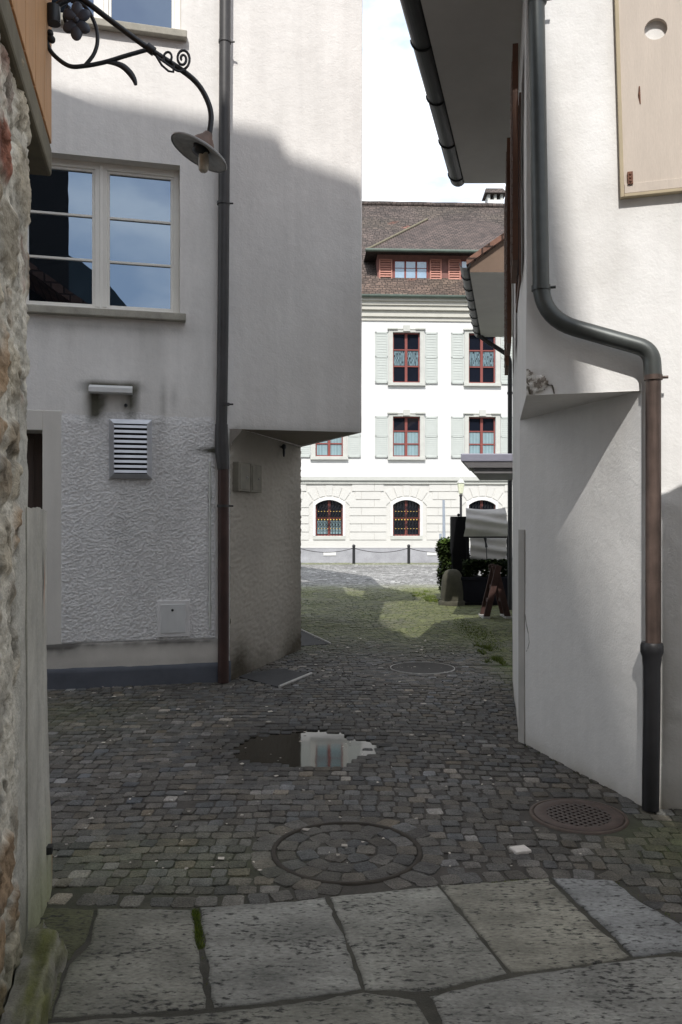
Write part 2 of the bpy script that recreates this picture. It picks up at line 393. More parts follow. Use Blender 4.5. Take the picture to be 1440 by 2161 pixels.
# cobbles
def stones(rows):
    """rows: arrays x,y,a,b,rot,z,col -> one mesh"""
    x, y, a, b, rot, z, C = rows; n = len(x)
    th = np.array([ -.93, -.62, .62, .93 ]);  # octagon from a square with cut corners
    cx = np.array([-1, -.74, .74, 1, 1, .74, -.74, -1]); cy = np.array([-.74, -1, -1, -.74, .74, 1, 1, .74])
    rings = [(1.0, -.045), (.99, -.005), (.95, -.0003), (.6, .0014)]
    V = np.zeros((n, 4, 8, 3))
    j = rng.uniform(-.10, .10, (n, 2, 8))
    tilt = rng.normal(0, .016, (n, 2))
    for k, (s, dz) in enumerate(rings):
        lx = a[:, None]*(cx+j[:, 0])*s; ly = b[:, None]*(cy+j[:, 1])*s
        V[:, k, :, 0] = x[:, None]+lx*np.cos(rot)[:, None]-ly*np.sin(rot)[:, None]
        V[:, k, :, 1] = y[:, None]+lx*np.sin(rot)[:, None]+ly*np.cos(rot)[:, None]
        V[:, k, :, 2] = z[:, None]+dz+lx*tilt[:, :1]+ly*tilt[:, 1:]
    V = V.reshape(-1, 3)
    base = (np.arange(n)*32)[:, None, None]
    q = []
    for k in range(3):
        i0 = np.arange(8); i1 = (i0+1) % 8
        q.append(np.stack([k*8+i0, k*8+i1, (k+1)*8+i1, (k+1)*8+i0], 1))
    Q = (np.concatenate(q)[None]+base).reshape(-1, 4)
    cap = (np.arange(24, 32)[None]+np.arange(n)[:, None]*32)
    me = bpy.data.meshes.new('cobblestones')
    me.vertices.add(len(V)); me.vertices.foreach_set('co', V.astype(np.float32).ravel())
    loops = np.concatenate([Q.ravel(), cap.ravel()]).astype(np.int32)
    tot = np.concatenate([np.full(len(Q), 4), np.full(n, 8)]).astype(np.int32)
    st = np.concatenate([[0], np.cumsum(tot)[:-1]]).astype(np.int32)
    me.loops.add(len(loops)); me.loops.foreach_set('vertex_index', loops)
    me.polygons.add(len(tot)); me.polygons.foreach_set('loop_start', st); me.polygons.foreach_set('loop_total', tot)
    me.polygons.foreach_set('use_smooth', np.zeros(len(tot), bool))
    me.update(calc_edges=True); me.validate()
    ca = me.color_attributes.new('Col', 'FLOAT_COLOR', 'POINT')
    cc = np.ones((n, 32, 4), np.float32); cc[:, :, :3] = C[:, None, :]
    cc[:, :16, :3] *= .85
    ca.data.foreach_set('color', cc.ravel()); me.materials.append(M['cobble'])
    return me
X_, Y_, A_, B_, R_ = [], [], [], [], []
yy = 1.2
while yy < 31.0:
    far = yy > 12
    hb = random.uniform(.078, .096) if not far else random.uniform(.098, .115)
    x = -4.2+random.uniform(0, .1) if yy < 8 else (-1.8 if yy < 17.5 else -8)
    xe = 3.6 if yy < 17.5 else 10
    while x < xe:
        wd = random.uniform(.066, .118) if not far else random.uniform(.10, .135)
        X_.append(x+wd/2); Y_.append(yy+hb/2); A_.append(wd/2-random.uniform(.001, .0045)); B_.append(hb/2-random.uniform(.001, .0045)); R_.append(random.gauss(0, .06))
        x += wd
    yy += hb
X_, Y_, A_, B_, R_ = map(np.array, (X_, Y_, A_, B_, R_))
# rows wander, and turn askew on the right and on the square
wy = (fbm(X_*.55, Y_*.5, 0, 3, 3)-.5)*.55 + np.where(Y_ < 9, -.10*np.clip(X_-.6, 0, 3)**1.5, 0)
wx = (fbm(X_*.5, Y_*.6, 0, 9, 3)-.5)*.35
sl = np.where(Y_ > 17.0, 1.0, 0)*0.0
Yw = Y_+wy; Xw = X_+wx
R_ = R_-.12*np.clip(X_-.6, 0, 3)*(Y_ < 9)
keep = (Yw > slab_edge(Xw)+.125) & (Yw < 30.95)
for (cx, cy, cr), g in ((COVER, .082), (GRATE, .02), (MAN2, .02)):
    keep &= (Xw-cx)**2+(Yw-cy)**2 > (cr+g+.035)**2
hat1 = [ground(*p) for p in ((498, 1427), (588, 1411), (657, 1423), (590, 1451))]
hat2 = [ground(*p) for p in ((632, 1329), (699, 1359), (632, 1364))]
def inpoly(X, Y, P):
    r = np.zeros(X.shape, bool); n = len(P)
    for i in range(n):
        (x0, y0), (x1, y1) = P[i], P[(i+1) % n]
        c = ((y0 > Y) != (y1 > Y)) & (X < (x1-x0)*(Y-y0)/((y1-y0) if abs(y1-y0) > 1e-9 else 1e-9)+x0)
        r ^= c
    return r
keep &= ~inpoly(Xw, Yw, hat1) & ~inpoly(Xw, Yw, hat2)
Xk, Yk, Ak, Bk, Rk = Xw[keep], Yw[keep], A_[keep], B_[keep], R_[keep]
def ring_stones(cx, cy, r, n, a, b):
    t = np.arange(n)*2*math.pi/n
    return cx+r*np.cos(t), cy+r*np.sin(t), np.full(n, a), np.full(n, b), t+math.pi/2
def rs(*k):
    global Xk, Yk, Ak, Bk, Rk
    q = ring_stones(*k)
    ok = q[1] > slab_edge(q[0])+.05
    Xk, Yk, Ak, Bk, Rk = [np.concatenate([p, z[ok]]) for p, z in zip((Xk, Yk, Ak, Bk, Rk), q)]
ex = np.concatenate([np.arange(-1.6, 2.0, .104)]); ex = ex+rng.uniform(-.012, .012, len(ex)); ey = slab_edge(ex)+.044; es = (slab_edge(ex+.04)-slab_edge(ex-.04))/.08
ek = (ex-COVER[0])**2+(ey-COVER[1])**2 > (COVER[2]+.10)**2
for nm, v_ in (('Xk', ex), ('Yk', ey), ('Ak', rng.uniform(.042, .050, len(ex))), ('Bk', rng.uniform(.044, .054, len(ex))), ('Rk', np.arctan(es)+rng.normal(0, .05, len(ex)))):
    globals()[nm] = np.concatenate([globals()[nm], v_[ek]])
rs(COVER[0], COVER[1], COVER[2]+.062, 25, .0535, .0525)
rs(COVER[0], COVER[1], .292, 17, .0545, .0475); rs(COVER[0], COVER[1], .195, 11, .0565, .0475); rs(COVER[0], COVER[1], .095, 6, .050, .046); rs(COVER[0], COVER[1], .0, 1, .042, .042)
n = len(Xk)
mo = mossf(Xk, Yk)
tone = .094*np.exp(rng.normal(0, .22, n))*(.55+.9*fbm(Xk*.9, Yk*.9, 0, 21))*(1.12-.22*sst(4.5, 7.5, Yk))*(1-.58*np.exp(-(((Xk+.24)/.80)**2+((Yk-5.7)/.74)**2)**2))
tone = np.where(rng.random(n) < .035, tone*2.0, tone)
warm = rng.normal(.05, .06, n)
C = np.stack([tone*(1+warm*.8+.02), tone*(.985+.0*warm), tone*(.945-warm)], 1)
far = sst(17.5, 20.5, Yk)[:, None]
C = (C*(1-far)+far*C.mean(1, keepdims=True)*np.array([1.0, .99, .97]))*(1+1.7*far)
m_ = (mo*.85)[:, None]
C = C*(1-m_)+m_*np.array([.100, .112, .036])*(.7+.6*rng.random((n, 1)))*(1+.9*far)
Zk = rng.normal(0, .0020, n)+dep(Xk, Yk)
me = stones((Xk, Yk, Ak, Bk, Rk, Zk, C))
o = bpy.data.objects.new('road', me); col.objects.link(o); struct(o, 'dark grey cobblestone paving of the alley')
# one bright stone
bxs, bys = ground(1098, 1795)
# slabs in the foreground
G = lambda *pp: [ground(*p) for p in pp]
slabs = [
 (G((92, 1912), (200, 1916), (183, 1985), (138, 2032), (110, 2150), (60, 2150), (0, 2161), (0, 2090), (55, 1990)), (.115, .113, .075)),
 (G((205, 1914), (408, 1917), (420, 2000), (436, 2128), (112, 2146), (142, 2035), (187, 1990)), (.228, .223, .192)),
 (G((420, 1911), (560, 1905), (688, 1891), (728, 1975), (766, 2086), (640, 2106), (452, 2126), (437, 2040)), (.232, .230, .210)),
 (G((694, 1890), (923, 1867), (998, 1957), (1073, 2054), (905, 2092), (771, 2086), (733, 1985)), (.246, .243, .216)),
 (G((928, 1866), (1156, 1851), (1248, 1940), (1333, 2018), (1200, 2040), (1079, 2052), (1005, 1962)), (.246, .236, .196)),
 (G((1162, 1849), (1290, 1854), (1352, 1900), (1440, 1950), (1560, 2030), (1420, 2008), (1338, 2017), (1254, 1938)), (.226, .230, .228)),
 (G((108, 2154), (440, 2134), (640, 2112), (770, 2091), (880, 2106), (925, 2180), (960, 2600), (0, 2600), (0, 2172)), (.19, .187, .16)),
 (G((903, 2099), (1080, 2058), (1330, 2023), (1420, 2014), (1600, 2044), (1900, 2300), (1900, 2600), (985, 2600), (940, 2170)), (.238, .236, .217)),
]
mb = MB()
for P, c in slabs:
    pts = []
    for i in range(len(P)):
        p, q = Vector((*P[i], 0)), Vector((*P[(i+1) % len(P)], 0)); L_ = (q-p).length; k = max(1, int(L_/.03))
        nn = Vector((-(q-p).y, (q-p).x, 0)).normalized() if L_ > 0 else Vector()
        for t in range(k):
            e = p.lerp(q, t/k); w_ = (float(fbm(e.x*16+3, e.y*16, c[0]*99, 4, 4))-.5)*.030
            pts.append(e+nn*w_)
    cen = sum(pts, Vector())/len(pts)
    rings = []
    for ins, z in ((0, -.05), (0, -.012), (.007, -.003), (.022, .0)):
        rings.append([p+(cen-p).normalized()*ins+Vector((0, 0, z)) for p in pts])
    n_ = len(pts); vs = [v for r in rings for v in r]
    fs = [(k*n_+i, k*n_+(i+1) % n_, (k+1)*n_+(i+1) % n_, (k+1)*n_+i) for k in range(3) for i in range(n_)]
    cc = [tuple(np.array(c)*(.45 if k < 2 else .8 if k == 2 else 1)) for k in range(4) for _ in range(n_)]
    # inner rings toward the centre give shade and moss variation room
    for s in (.86, .66, .42, .2):
        vs += [cen+(p-cen)*s for p in rings[3]]
    for k in range(3, 7): fs += [(k*n_+i, k*n_+(i+1) % n_, (k+1)*n_+(i+1) % n_, (k+1)*n_+i) for i in range(n_)]
    fs.append(tuple(range(7*n_, 8*n_)))
    for v in vs[4*n_:]:
        cc.append(tuple(np.array(c)*(.65+.7*float(fbm(v.x*3.5, v.y*3.5, 0, 8)))))
    out_c = []
    for v, q in zip(vs, cc):
        mm = .8*max(0, float(fbm(v.x*4, v.y*4, 2, 15))*1.5-.35)*float(sst(-.70, -1.15, v.x)) if v.x < -.7 else 0
        out_c.append(tuple(np.array(q)*(1-mm)+np.array([.055, .062, .018])*mm))
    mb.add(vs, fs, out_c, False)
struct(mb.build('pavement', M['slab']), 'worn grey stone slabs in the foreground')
# puddle
mb = MB(); ring = []
for k in range(64):
    t = 2*math.pi*k/64; r = 1+.10*(float(fbm(math.cos(t)*2+5, math.sin(t)*2, 0, 2))-.5)
    ring.append((-.24+.60*r*math.cos(t), 5.70+.54*r*math.sin(t), -.0135))
mb.poly(ring)
M['water'] = mat_glass('puddle_water', (.010, .008, .005), 1.30, .05, wav=.0008)
struct(mb.build('water', M['water']), 'shallow oval puddle lying in a hollow of the cobbles')

# round things in the road
t = thing('manhole_cover', 'large round manhole cover inset with cobbles, nearest the stone slabs', 'manhole cover', (COVER[0], COVER[1], 0))
T_ = lambda x, y, z=0: Matrix.Translation(Vector((x, y, z)))
mb = MB(); mb.lathe([(COVER[2]+.012, -.05), (COVER[2]+.012, .003), (COVER[2]+.0, .005), (COVER[2]-.010, .003), (COVER[2]-.012, -.02)], T_(*COVER[:2]), 64, (.8, .72, .62), False)
mb.build('rim', M['manhole'], t)
mb = MB(); mb.lathe([(.001, -.0115), (COVER[2]-.012, -.0115)], T_(*COVER[:2]), 48, (1.1, 1.05, .95), False); mb.build('mortar_bed', M['joint'], t).data.materials[0] = M['manhole']
t = thing('drain_cover', 'round rusty iron drain cover full of square holes by the black pipe foot', 'drain cover', (GRATE[0], GRATE[1], 0))
mb = MB(); R0 = GRATE[2]
mb.lathe([(R0+.022, -.05), (R0+.022, .002), (R0+.004, .004), (R0+.002, -.02)], T_(*GRATE[:2]), 56, (1.25, 1.15, 1.0), False); mb.build('frame', M['grate'], t)
mb = MB(); p = .034; hw = .0095; ca, sa = math.cos(.6), math.sin(.6)
for i in range(-8, 9):
    for j in range(-8, 9):
        cx, cy = i*p, j*p
        if math.hypot(cx, cy) > R0-.045: continue
        o4 = [(-p/2, -p/2), (p/2, -p/2), (p/2, p/2), (-p/2, p/2)]; i4 = [(-hw, -hw), (hw, -hw), (hw, hw), (-hw, hw)]
        vs = [(GRATE[0]+(cx+a)*ca-(cy+b)*sa, GRATE[1]+(cx+a)*sa+(cy+b)*ca, z) for (pp, z) in ((o4, .004), (i4, .004), (i4, -.02)) for (a, b) in pp]
        mb.add(vs, [(k, (k+1) % 4, 4+(k+1) % 4, 4+k) for k in range(4)]+[(4+k, 4+(k+1) % 4, 8+(k+1) % 4, 8+k) for k in range(4)])
mb.lathe([(R0-.070, .0022), (R0-.052, .0065), (R0-.008, .007), (R0-.001, .003), (R0-.001, -.02)], T_(*GRATE[:2]), 56, (1.1, 1.0, .95), False)
mb.build('grating', M['grate'], t)
mb = MB(); mb.lathe([(.001, -.03), (R0, -.03)], T_(*GRATE[:2]), 32, None, False); mb.build('shaft', M['black'], t)
t = thing('manhole_cover', 'round manhole cover with a pale worn rim in the alley mouth', 'manhole cover', (MAN2[0], MAN2[1], 0))
mb = MB(); mb.lathe([(MAN2[2]+.014, -.05), (MAN2[2]+.013, .003), (MAN2[2]+.005, .004), (MAN2[2]+.003, -.01)], T_(*MAN2[:2]), 48, None, False); mb.build('rim', M['edge'], t)
mb = MB(); mb.lathe([(.001, .000), (MAN2[2]-.03, .000), (MAN2[2]-.02, .002), (MAN2[2]+.001, .0015), (MAN2[2]+.001, -.02)], T_(*MAN2[:2]), 48, None, False); mb.build('lid', M['manhole'], t)
for (P, lab, e) in ((hat1, 'dark metal hatch plate with pale edge strip outside the passage wall', ((590, 1451), (657, 1423))), (hat2, 'dark hatch plate with white edge strip at the far corner of the passage wall', ((635, 1330), (699, 1360)))):
    c = np.mean(np.array(P), 0); t = thing('floor_hatch', lab, 'hatch', (c[0], c[1], 0))
    mb = MB(); mb.prism([(x, y, -.04) for x, y in P], [(x, y, .005) for x, y in P]); mb.build('plate', M['plate'], t, .003)
    a, b = Vector((*ground(*e[0]), .008)), Vector((*ground(*e[1]), .008))
    mb = MB(); mb.tube([a, b], .016, 6); mb.build('edge_strip', M['edge'], t)
# bright paving stone
mb = MB(); fr = lambda a, b, o: (bxs+a*.93-o*.3, bys+a*.3+o*.93, b)
mb.box(fr, -.042, .046, -.03, .011, -.035, .04); tag(mb.build('paving_stone', M['edge'], None, .006), 'small pale square stone among the dark cobbles', 'paving stone').data.materials[0] = M['petal']
# moss, grass, litter
def blades(mb, cx, cy, rx, ry, n, h, z=0, lean=.6, wid=.004, cols=((1, 1, 1),)):
    for _ in range(n):
        a = random.uniform(0, 6.283); r = math.sqrt(random.random())
        x, y = cx+rx*r*math.cos(a), cy+ry*r*math.sin(a); hh = h*random.uniform(.4, 1.1)*(1-.6*r*r); b = random.uniform(0, 6.283)
        dx, dy = math.cos(b)*wid, math.sin(b)*wid; lx, ly = random.gauss(0, lean)*hh, random.gauss(0, lean)*hh
        mb.add([(x-dx, y-dy, z-.01), (x+dx, y+dy, z-.01), (x+lx, y+ly, z+hh)], [(0, 1, 2)], random.choice(cols))
mb = MB(); cl = ((1, 1, 1), (.6, .7, .6), (1.4, 1.3, .8))
def line_moss(p, q, n, wdt, h):
    a, b = Vector((*ground(*p), 0)), Vector((*ground(*q), 0))
    for k in range(n):
        e = a.lerp(b, random.random()); blades(mb, e.x, e.y, wdt, wdt, 14, h, -.012, .5, .004, cl)
line_moss((412, 1918), (424, 2000), 200, .015, .022); line_moss((424, 2000), (445, 2130), 26, .008, .010)
line_moss((1030, 1864), (1120, 1856), 40, .012, .018); line_moss((980, 1868), (1030, 1864), 12, .01, .012); line_moss((100, 1912), (420, 1920), 40, .010, .010); line_moss((1300, 1860), (1440, 1946), 30, .010, .012)
line_moss((1110, 1572), (1350, 1706), 60, .012, .014); line_moss((95, 1452), (455, 1440), 50, .012, .014)
for p in ((40, 2050), (80, 1985), (30, 2120), (150, 1950)): line_moss(p, (p[0]+20, p[1]+20), 40, .02, .008)
stuff(mb.build('moss', M['moss']), 'green moss growing in the stone joints and along wall feet', 'moss')
mb = MB(); cl = ((1, 1, 1), (.7, .8, .6), (1.3, 1.2, .9))

for q in range(16): blades(mb, 1.80+random.gauss(0, .05), random.uniform(8.9, 10.3), .04, .10, 55, random.uniform(.03, .08), 0, .6, .005, cl)

for q in range(26):
    yq = random.uniform(15.6, 18.2); xq = 1.98-.16*abs(random.gauss(0, 1))*(yq-14.5)/2; blades(mb, xq, yq, .10, .16, 45, random.uniform(.03, .08), 0, .6, .009, cl)
blades(mb, 1.95, 11.5, .25, 1.8, 1500, .035, 0, .8, .006, cl)
stuff(mb.build('grass', M['grass']), 'patches of short green grass between the cobbles along the right side', 'grass')
mb = MB()
for _ in range(620):
    Y = random.uniform(3.6, 11) ; X = random.uniform(-2.8, 1.2 if Y < 5.5 else 1.4)
    if Y > 7.9: X = random.uniform(-.4, 1.4)
    if Y > 7.4 and X < -2.6: continue
    if math.hypot((X+.27)/.6, (Y-5.7)/.56) < 1 and random.random() < .0: continue
    s_ = random.uniform(.004, .013) if random.random() < .9 else random.uniform(.015, .03); a = random.uniform(0, 6.28)
    z = .0095+float(dep(X, Y))*.3
    vs = [(X+s_*math.cos(a+k*1.57)*random.uniform(.6, 1.2), Y+s_*math.sin(a+k*1.57)*random.uniform(.6, 1.2), z+random.uniform(0, .004)) for k in range(4)]
    g = random.uniform(.45, 1.0); mb.add(vs, [(0, 1, 2), (0, 2, 3)], (g, g*.97, g*.9))
stuff(mb.build('fallen_petals', M['petal']), 'pale petals and scraps of litter scattered over the dark cobbles', 'litter')

# ================================================================== LEFT HOUSE (smooth upper storeys over a roughcast ground floor)
mL, yL = .24, 8.29; nL = Vector((mL, -1, 0)).normalized()
def FL(X, z, off): return (X+off*nL.x, yL+mL*X+off*nL.y, z)
def pL(px, py):
    u = uu(px); Y = yL/(1-mL*u); return u*Y, EYE+(HZ-py)/F*Y
LB = Vector((-3.2, 8.5, 0))
house = thing('plastered_house', 'pale plastered house with jettied upper storey on the left of the alley', 'house', LB)
XC, ZU = .222, 2.525
XA = -1.115
winX0, winX1 = -3.06, pL(380, 348)[0]
W1 = (winX0, winX1, pL(380, 664)[1], pL(380, 349)[1]); W2 = (winX0+.02, winX1+.01, pL(378, 70)[1], 7.75)
DR = (-3.9, pL(90, 908)[0], 0, pL(90, 908)[1])
def blob(S, Z, px, py, rx, ry, amt, seed=1, pw=2):
    X0, z0 = pL(px, py); q = np.exp(-(np.abs((S-X0)/rx)**pw+np.abs((Z-z0)/ry)**pw))
    return amt*q*(.55+.9*fbm(S*14, Z*14, 0, seed, 4))
def colL(S, Z):
    c = np.ones(S.shape+(3,))
    st = np.zeros(S.shape)
    st += blob(S, Z, 235, 814, .26, .05, .85, 2, 4)+blob(S, Z, 198, 850, .06, .18, 1.0, 3, 3)+blob(S, Z, 215, 850, .035, .12, .6, 4)+blob(S, Z, 278, 848, .055, .17, .8, 5, 3)+blob(S, Z, 238, 850, .2, .16, .18, 14, 3)
    st += blob(S, Z, 345, 850, .03, .20, .34, 6)+blob(S, Z, 368, 840, .02, .12, .24, 6)
    st += blob(S, Z, 450, 951, .15, .028, 1.0, 7)+blob(S, Z, 492, 930, .10, .10, .65, 8)+blob(S, Z, 470, 955, .07, .12, .5, 9)
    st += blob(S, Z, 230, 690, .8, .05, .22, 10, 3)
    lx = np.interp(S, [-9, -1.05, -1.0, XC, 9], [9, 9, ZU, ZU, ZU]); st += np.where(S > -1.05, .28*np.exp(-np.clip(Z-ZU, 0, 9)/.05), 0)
    st += .10*sst(.55, .75, fbm(S*1.6, Z*.5, 0, 33))
    # long vertical drip marks
    st += .05*sst(.5, .8, fbm(S*9, Z*.6, 0, 35))
    for (px, y0, y1) in ((150, 690, 800), (300, 690, 760), (95, 680, 760)):
        X0, z0 = pL(px, y0); st += .10*np.exp(-((S-X0)/.05)**2)*sst(z0-.5, z0, Z)*(Z < z0+.02)
    st = np.clip(st, 0, .88)
    return c*(1-st[..., None]*np.array([1, 1.0, 1.03]))
def dispL(S, Z): return (fbm(S*1.1, Z*1.1, 0, 41, 3)-.5)*.014
mb = MB()
wall_grid(mb, FL, -7, XC-.018, ZU, 8.3, [W1, W2], .05, dispL, colL)
wall_grid(mb, FL, -7, XA, 0, ZU, [DR], .05, None, colL)
for h, dp in ((W1, .17), (W2, .17), (DR, .32)): reveals(mb, FL, h, dp, (.88, .87, .84))
# rounded, slightly uneven free corner
def Cc(z):
    return XC+.012*sst(2.5, 7.0, z)-.012*(1-sst(2.5, 3.0, z))+.006*(float(fbm(z*2.2, 3.3, 0, 12, 3))-.5)
dB = (Vector((-.503, 10.0, 0))-Vector((XC, yL+mL*XC, 0))).normalized()
zs = np.linspace(ZU, 8.3, 90); vs = []; nk = 6
for z in zs:
    x = Cc(z); p0 = Vector(FL(x-.03, z, float(dispL(np.array([XC-.02]), np.array([z]))[0]))); pc = Vector(FL(x, z, 0)); p2 = pc+dB*.03
    for k in range(nk):
        t_ = k/(nk-1); vs.append(p0*(1-t_)**2+(pc+(Vector((0, 0, z))-Vector((0, 0, pc.z))))*2*t_*(1-t_)+Vector((p2.x, p2.y, z))*t_**2)
fs = [(j*nk+k, j*nk+k+1, (j+1)*nk+k+1, (j+1)*nk+k) for j in range(len(zs)-1) for k in range(nk-1)]
mb.add(vs, fs, (1, 1, 1), True)
C0 = Vector(FL(XC, 0, 0)); Bp = Vector((-.503, 10.0, 0))
def FS(tt, z, off): p = C0.lerp(Bp, tt); return (p.x, p.y, z)
wall_grid(mb, FS, .012, 1, ZU, 8.3, (), .25)
mb.poly([(*Bp[:2], 0), (-.7, 13.5, 0), (-.7, 13.5, 8.3), (*Bp[:2], 8.3)]); mb.poly([(-.7, 13.5, 0), (-7, 13.5, 0), (-7, 13.5, 8.3), (-.7, 13.5, 8.3)]); mb.poly([FL(-7, 0, 0), (-7, 13.5, 0), (-7, 13.5, 8.3), FL(-7, 8.3, 0)])
# gable above the eaves
mb.poly([FL(-7, 8.3, 0), FL(XC, 8.3, 0), FL(-2.6, 14.2, 0)])
mb.build('wall', M['plaster'], house)
# underside of the jetty
mb = MB()
Ap = Vector(FL(-1.0, 0, 0)); us = []
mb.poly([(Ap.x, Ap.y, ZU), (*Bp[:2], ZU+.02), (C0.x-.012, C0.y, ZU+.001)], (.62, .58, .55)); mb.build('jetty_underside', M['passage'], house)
# passage wall with flared head
A0 = Vector(FL(XA, 0, 0))
def FP(tt, z, off):
    fl = float(sst(2.28, ZU, z))**2; a = A0.lerp(Ap, fl); p = a.lerp(Bp, tt); n_ = Vector((.955, -.295, 0))
    return (p.x+n_.x*off, p.y+n_.y*off, z)
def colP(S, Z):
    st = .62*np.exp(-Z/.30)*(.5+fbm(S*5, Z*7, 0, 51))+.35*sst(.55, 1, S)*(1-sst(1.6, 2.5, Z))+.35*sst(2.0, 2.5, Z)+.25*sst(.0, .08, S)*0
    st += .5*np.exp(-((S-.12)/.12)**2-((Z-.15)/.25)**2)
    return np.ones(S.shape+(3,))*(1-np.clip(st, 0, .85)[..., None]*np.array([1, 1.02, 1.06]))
def dispP(S, Z): return (np.maximum(fbm(S*2.07*44, Z*52, 0, 61, 3)-.40, 0))*.028
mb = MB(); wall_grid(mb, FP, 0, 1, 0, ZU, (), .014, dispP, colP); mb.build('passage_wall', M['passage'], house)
# roughcast panel
xr0, xr1 = pL(126, 1000)[0], pL(456, 1000)[0]; zr0, zr1 = pL(260, 1357)[1], pL(260, 862)[1]
def dispR(S, Z):
    e = sst(xr0, xr0+.03, S)*(1-sst(xr1-.02, xr1, S))*sst(zr0, zr0+.03, Z)*(1-sst(zr1-.16, zr1-.02, Z+.12*(fbm(S*3, 0, 0, 5)-.5)))
    v = .70*vn(S*66+Z*10, Z*82-S*8, 0, 71)+.30*vn(S*120, Z*130, 0, 72); v2 = fbm(S*90, Z*95, 0, 73, 2)
    g = np.maximum(v-.34, 0)*.62+.3*np.maximum(v2-.45, 0)
    return .002+e*(.007+.018*g)-.004*(1-e)
def colR(S, Z):
    c = colL(S, Z); v = .70*vn(S*66+Z*10, Z*82-S*8, 0, 71)+.30*vn(S*120, Z*130, 0, 72)
    return c*(.90+.15*sst(.35, .6, v))[..., None]
mb = MB(); wall_grid(mb, FL, xr0, xr1, zr0, zr1, (), .0052, dispR, colR); mb.build('roughcast_panel', M['rough'], house)
# surround, plinth, band
mb = MB(); x0 = DR[1]; zt = pL(100, 866)[1]
mb.box(FL, x0, xr0+.02, .2, zt, -.01, .006); mb.box(FL, -3.95, x0, DR[3], zt, -.01, .006); mb.build('door_surround', M['trim'], house, .006)
mb = MB(); zp = zr0
def colQ(S, Z):
    st = 1.1*np.exp(-(np.abs(Z-(zp-.005))/.028))*(1+.8*sst(-2.3, -2.8, S))*(.2+fbm(S*12, Z*20, 0, 81))+.6*np.exp(-((S+2.72)/.16)**2)*(.2+fbm(S*18, Z*18, 0, 83))*sst(.22, .42, Z)+.25*np.exp(-((Z-.22)/.04)**2)*fbm(S*7, Z*7, 0, 85)
    return np.ones(S.shape+(3,))*(1-np.clip(st, 0, .8)[..., None])
wall_grid(mb, FL, DR[1]+.002, XA-.02, .17, zp+.012, (), .02, lambda S, Z: .017+.006*(fbm(S*6, Z*6, 0, 87)-.5)-.012*sst(zp-.01, zp+.012, Z), colQ); mb.build('plinth', M['plinth'], house)
mb = MB(); wall_grid(mb, FL, DR[1]+.002, XA+.01, -.02, .205, (), .03, lambda S, Z: .03+.006*(fbm(S*5, Z*5, 0, 89)-.5)-.02*sst(.185, .205, Z)); mb.build('base_band', M['blueband'], house)
# door deep in the doorway
mb = MB(); mb.box(FL, DR[0], DR[1], 0, DR[3], -.36, -.31)
for k in range(6): mb.box(FL, DR[0]+.16*k+.01, DR[0]+.16*k+.15, .05, DR[3]-.06, -.31, -.295)
dd = mb.build('door', M['doorwood'], house, .004)
mb = MB(); mb.tube([FL(DR[1]-.12, 1.02, -.295), FL(DR[1]-.12, 1.02, -.25), FL(DR[1]-.22, 1.02, -.25)], .011, 8); mb.build('handle', M['iron'], dd)
# windows
def casement(h, nb, rec=.15, sill=True):
    x0, x1, z0, z1 = h; fw = .058; xm = (x0+x1)/2-.0
    mb = MB()
    for b in ((x0, x0+fw, z0, z1), (x1-fw, x1, z0, z1), (x0+fw, x1-fw, z1-fw-.012, z1), (x0+fw, x1-fw, z0, z0+fw)): mb.box(FL, *b, -rec-.03, -rec+.03)
    mb.box(FL, xm-.055, xm+.055, z0+fw, z1-fw-.012, -rec-.02, -rec+.036); mb.box(FL, xm-.012, xm+.012, z0+.03, z1-.03, -rec, -rec+.048)
    wnd = mb.build('window', M['winframe'], house, .004)
    for (a, b) in ((x0+fw, xm-.055), (xm+.055, x1-fw)):
        s = MB(); e = .026
        for q in ((a, a+e, z0+fw, z1-fw-.012), (b-e, b, z0+fw, z1-fw-.012), (a+e, b-e, z1-fw-.012-e, z1-fw-.012), (a+e, b-e, z0+fw, z0+fw+e)): s.box(FL, *q, -rec-.02, -rec+.018)
        zz0, zz1 = z0+fw+e, z1-fw-.012-e
        for k in range(1, nb): s.box(FL, a+e, b-e, zz0+(zz1-zz0)*k/nb-.011, zz0+(zz1-zz0)*k/nb+.011, -rec-.012, -rec+.016)
        s.build('sash', M['winframe'], wnd, .003)
        g = MB(); g.poly([FL(a, z0+fw, -rec-.006), FL(b, z0+fw, -rec-.006), FL(b, z1-fw, -rec-.006), FL(a, z1-fw, -rec-.006)]); g.build('pane', M['glass'], wnd)
    g = MB(); g.poly([FL(x0, z0, -rec-.05), FL(x1, z0, -rec-.05), FL(x1, z1, -rec-.05), FL(x0, z1, -rec-.05)]); g.build('dark_interior', M['black'], wnd)
    s = MB(); s.box(FL, x0-.02, x1+.055, z0-.075, z0-.002, -rec, .075); s.build('sill', M['sill'], wnd, .008)
casement(W1, 3); casement(W2, 3)
# roof (steep, out of frame, throws the shadow into the square)
mb = MB()
def roofslab(pts, th):
    mb.prism([(p[0], p[1], p[2]-th) for p in pts], pts)
rz = lambda X: 8.85+(.9-X)*2.1
roofslab([(.9, 8.15, rz(.9)), (.9, 9.7, rz(.9)), (.2, 10.2, rz(.2)), (.05, 13.4, rz(.05)), (-2.6, 13.4, rz(-2.6)), (-2.6, 7.9, rz(-2.6))], .12); roofslab([(-8.0, 6.1, 8.0), (-8.0, 14, 8.0), (-2.6, 14, rz(-2.6)), (-2.6, 7.2, rz(-2.6))], .18)
e3 = [(-.15, 8.36), (.88, 8.80), (-.15, rz(-.15)-.15)]
mb.prism([(x, 8.22, z) for x, z in e3], [(x*.9-.05, 9.6, z) for x, z in e3])
rf = mb.build('roof', M['tiles'], house)

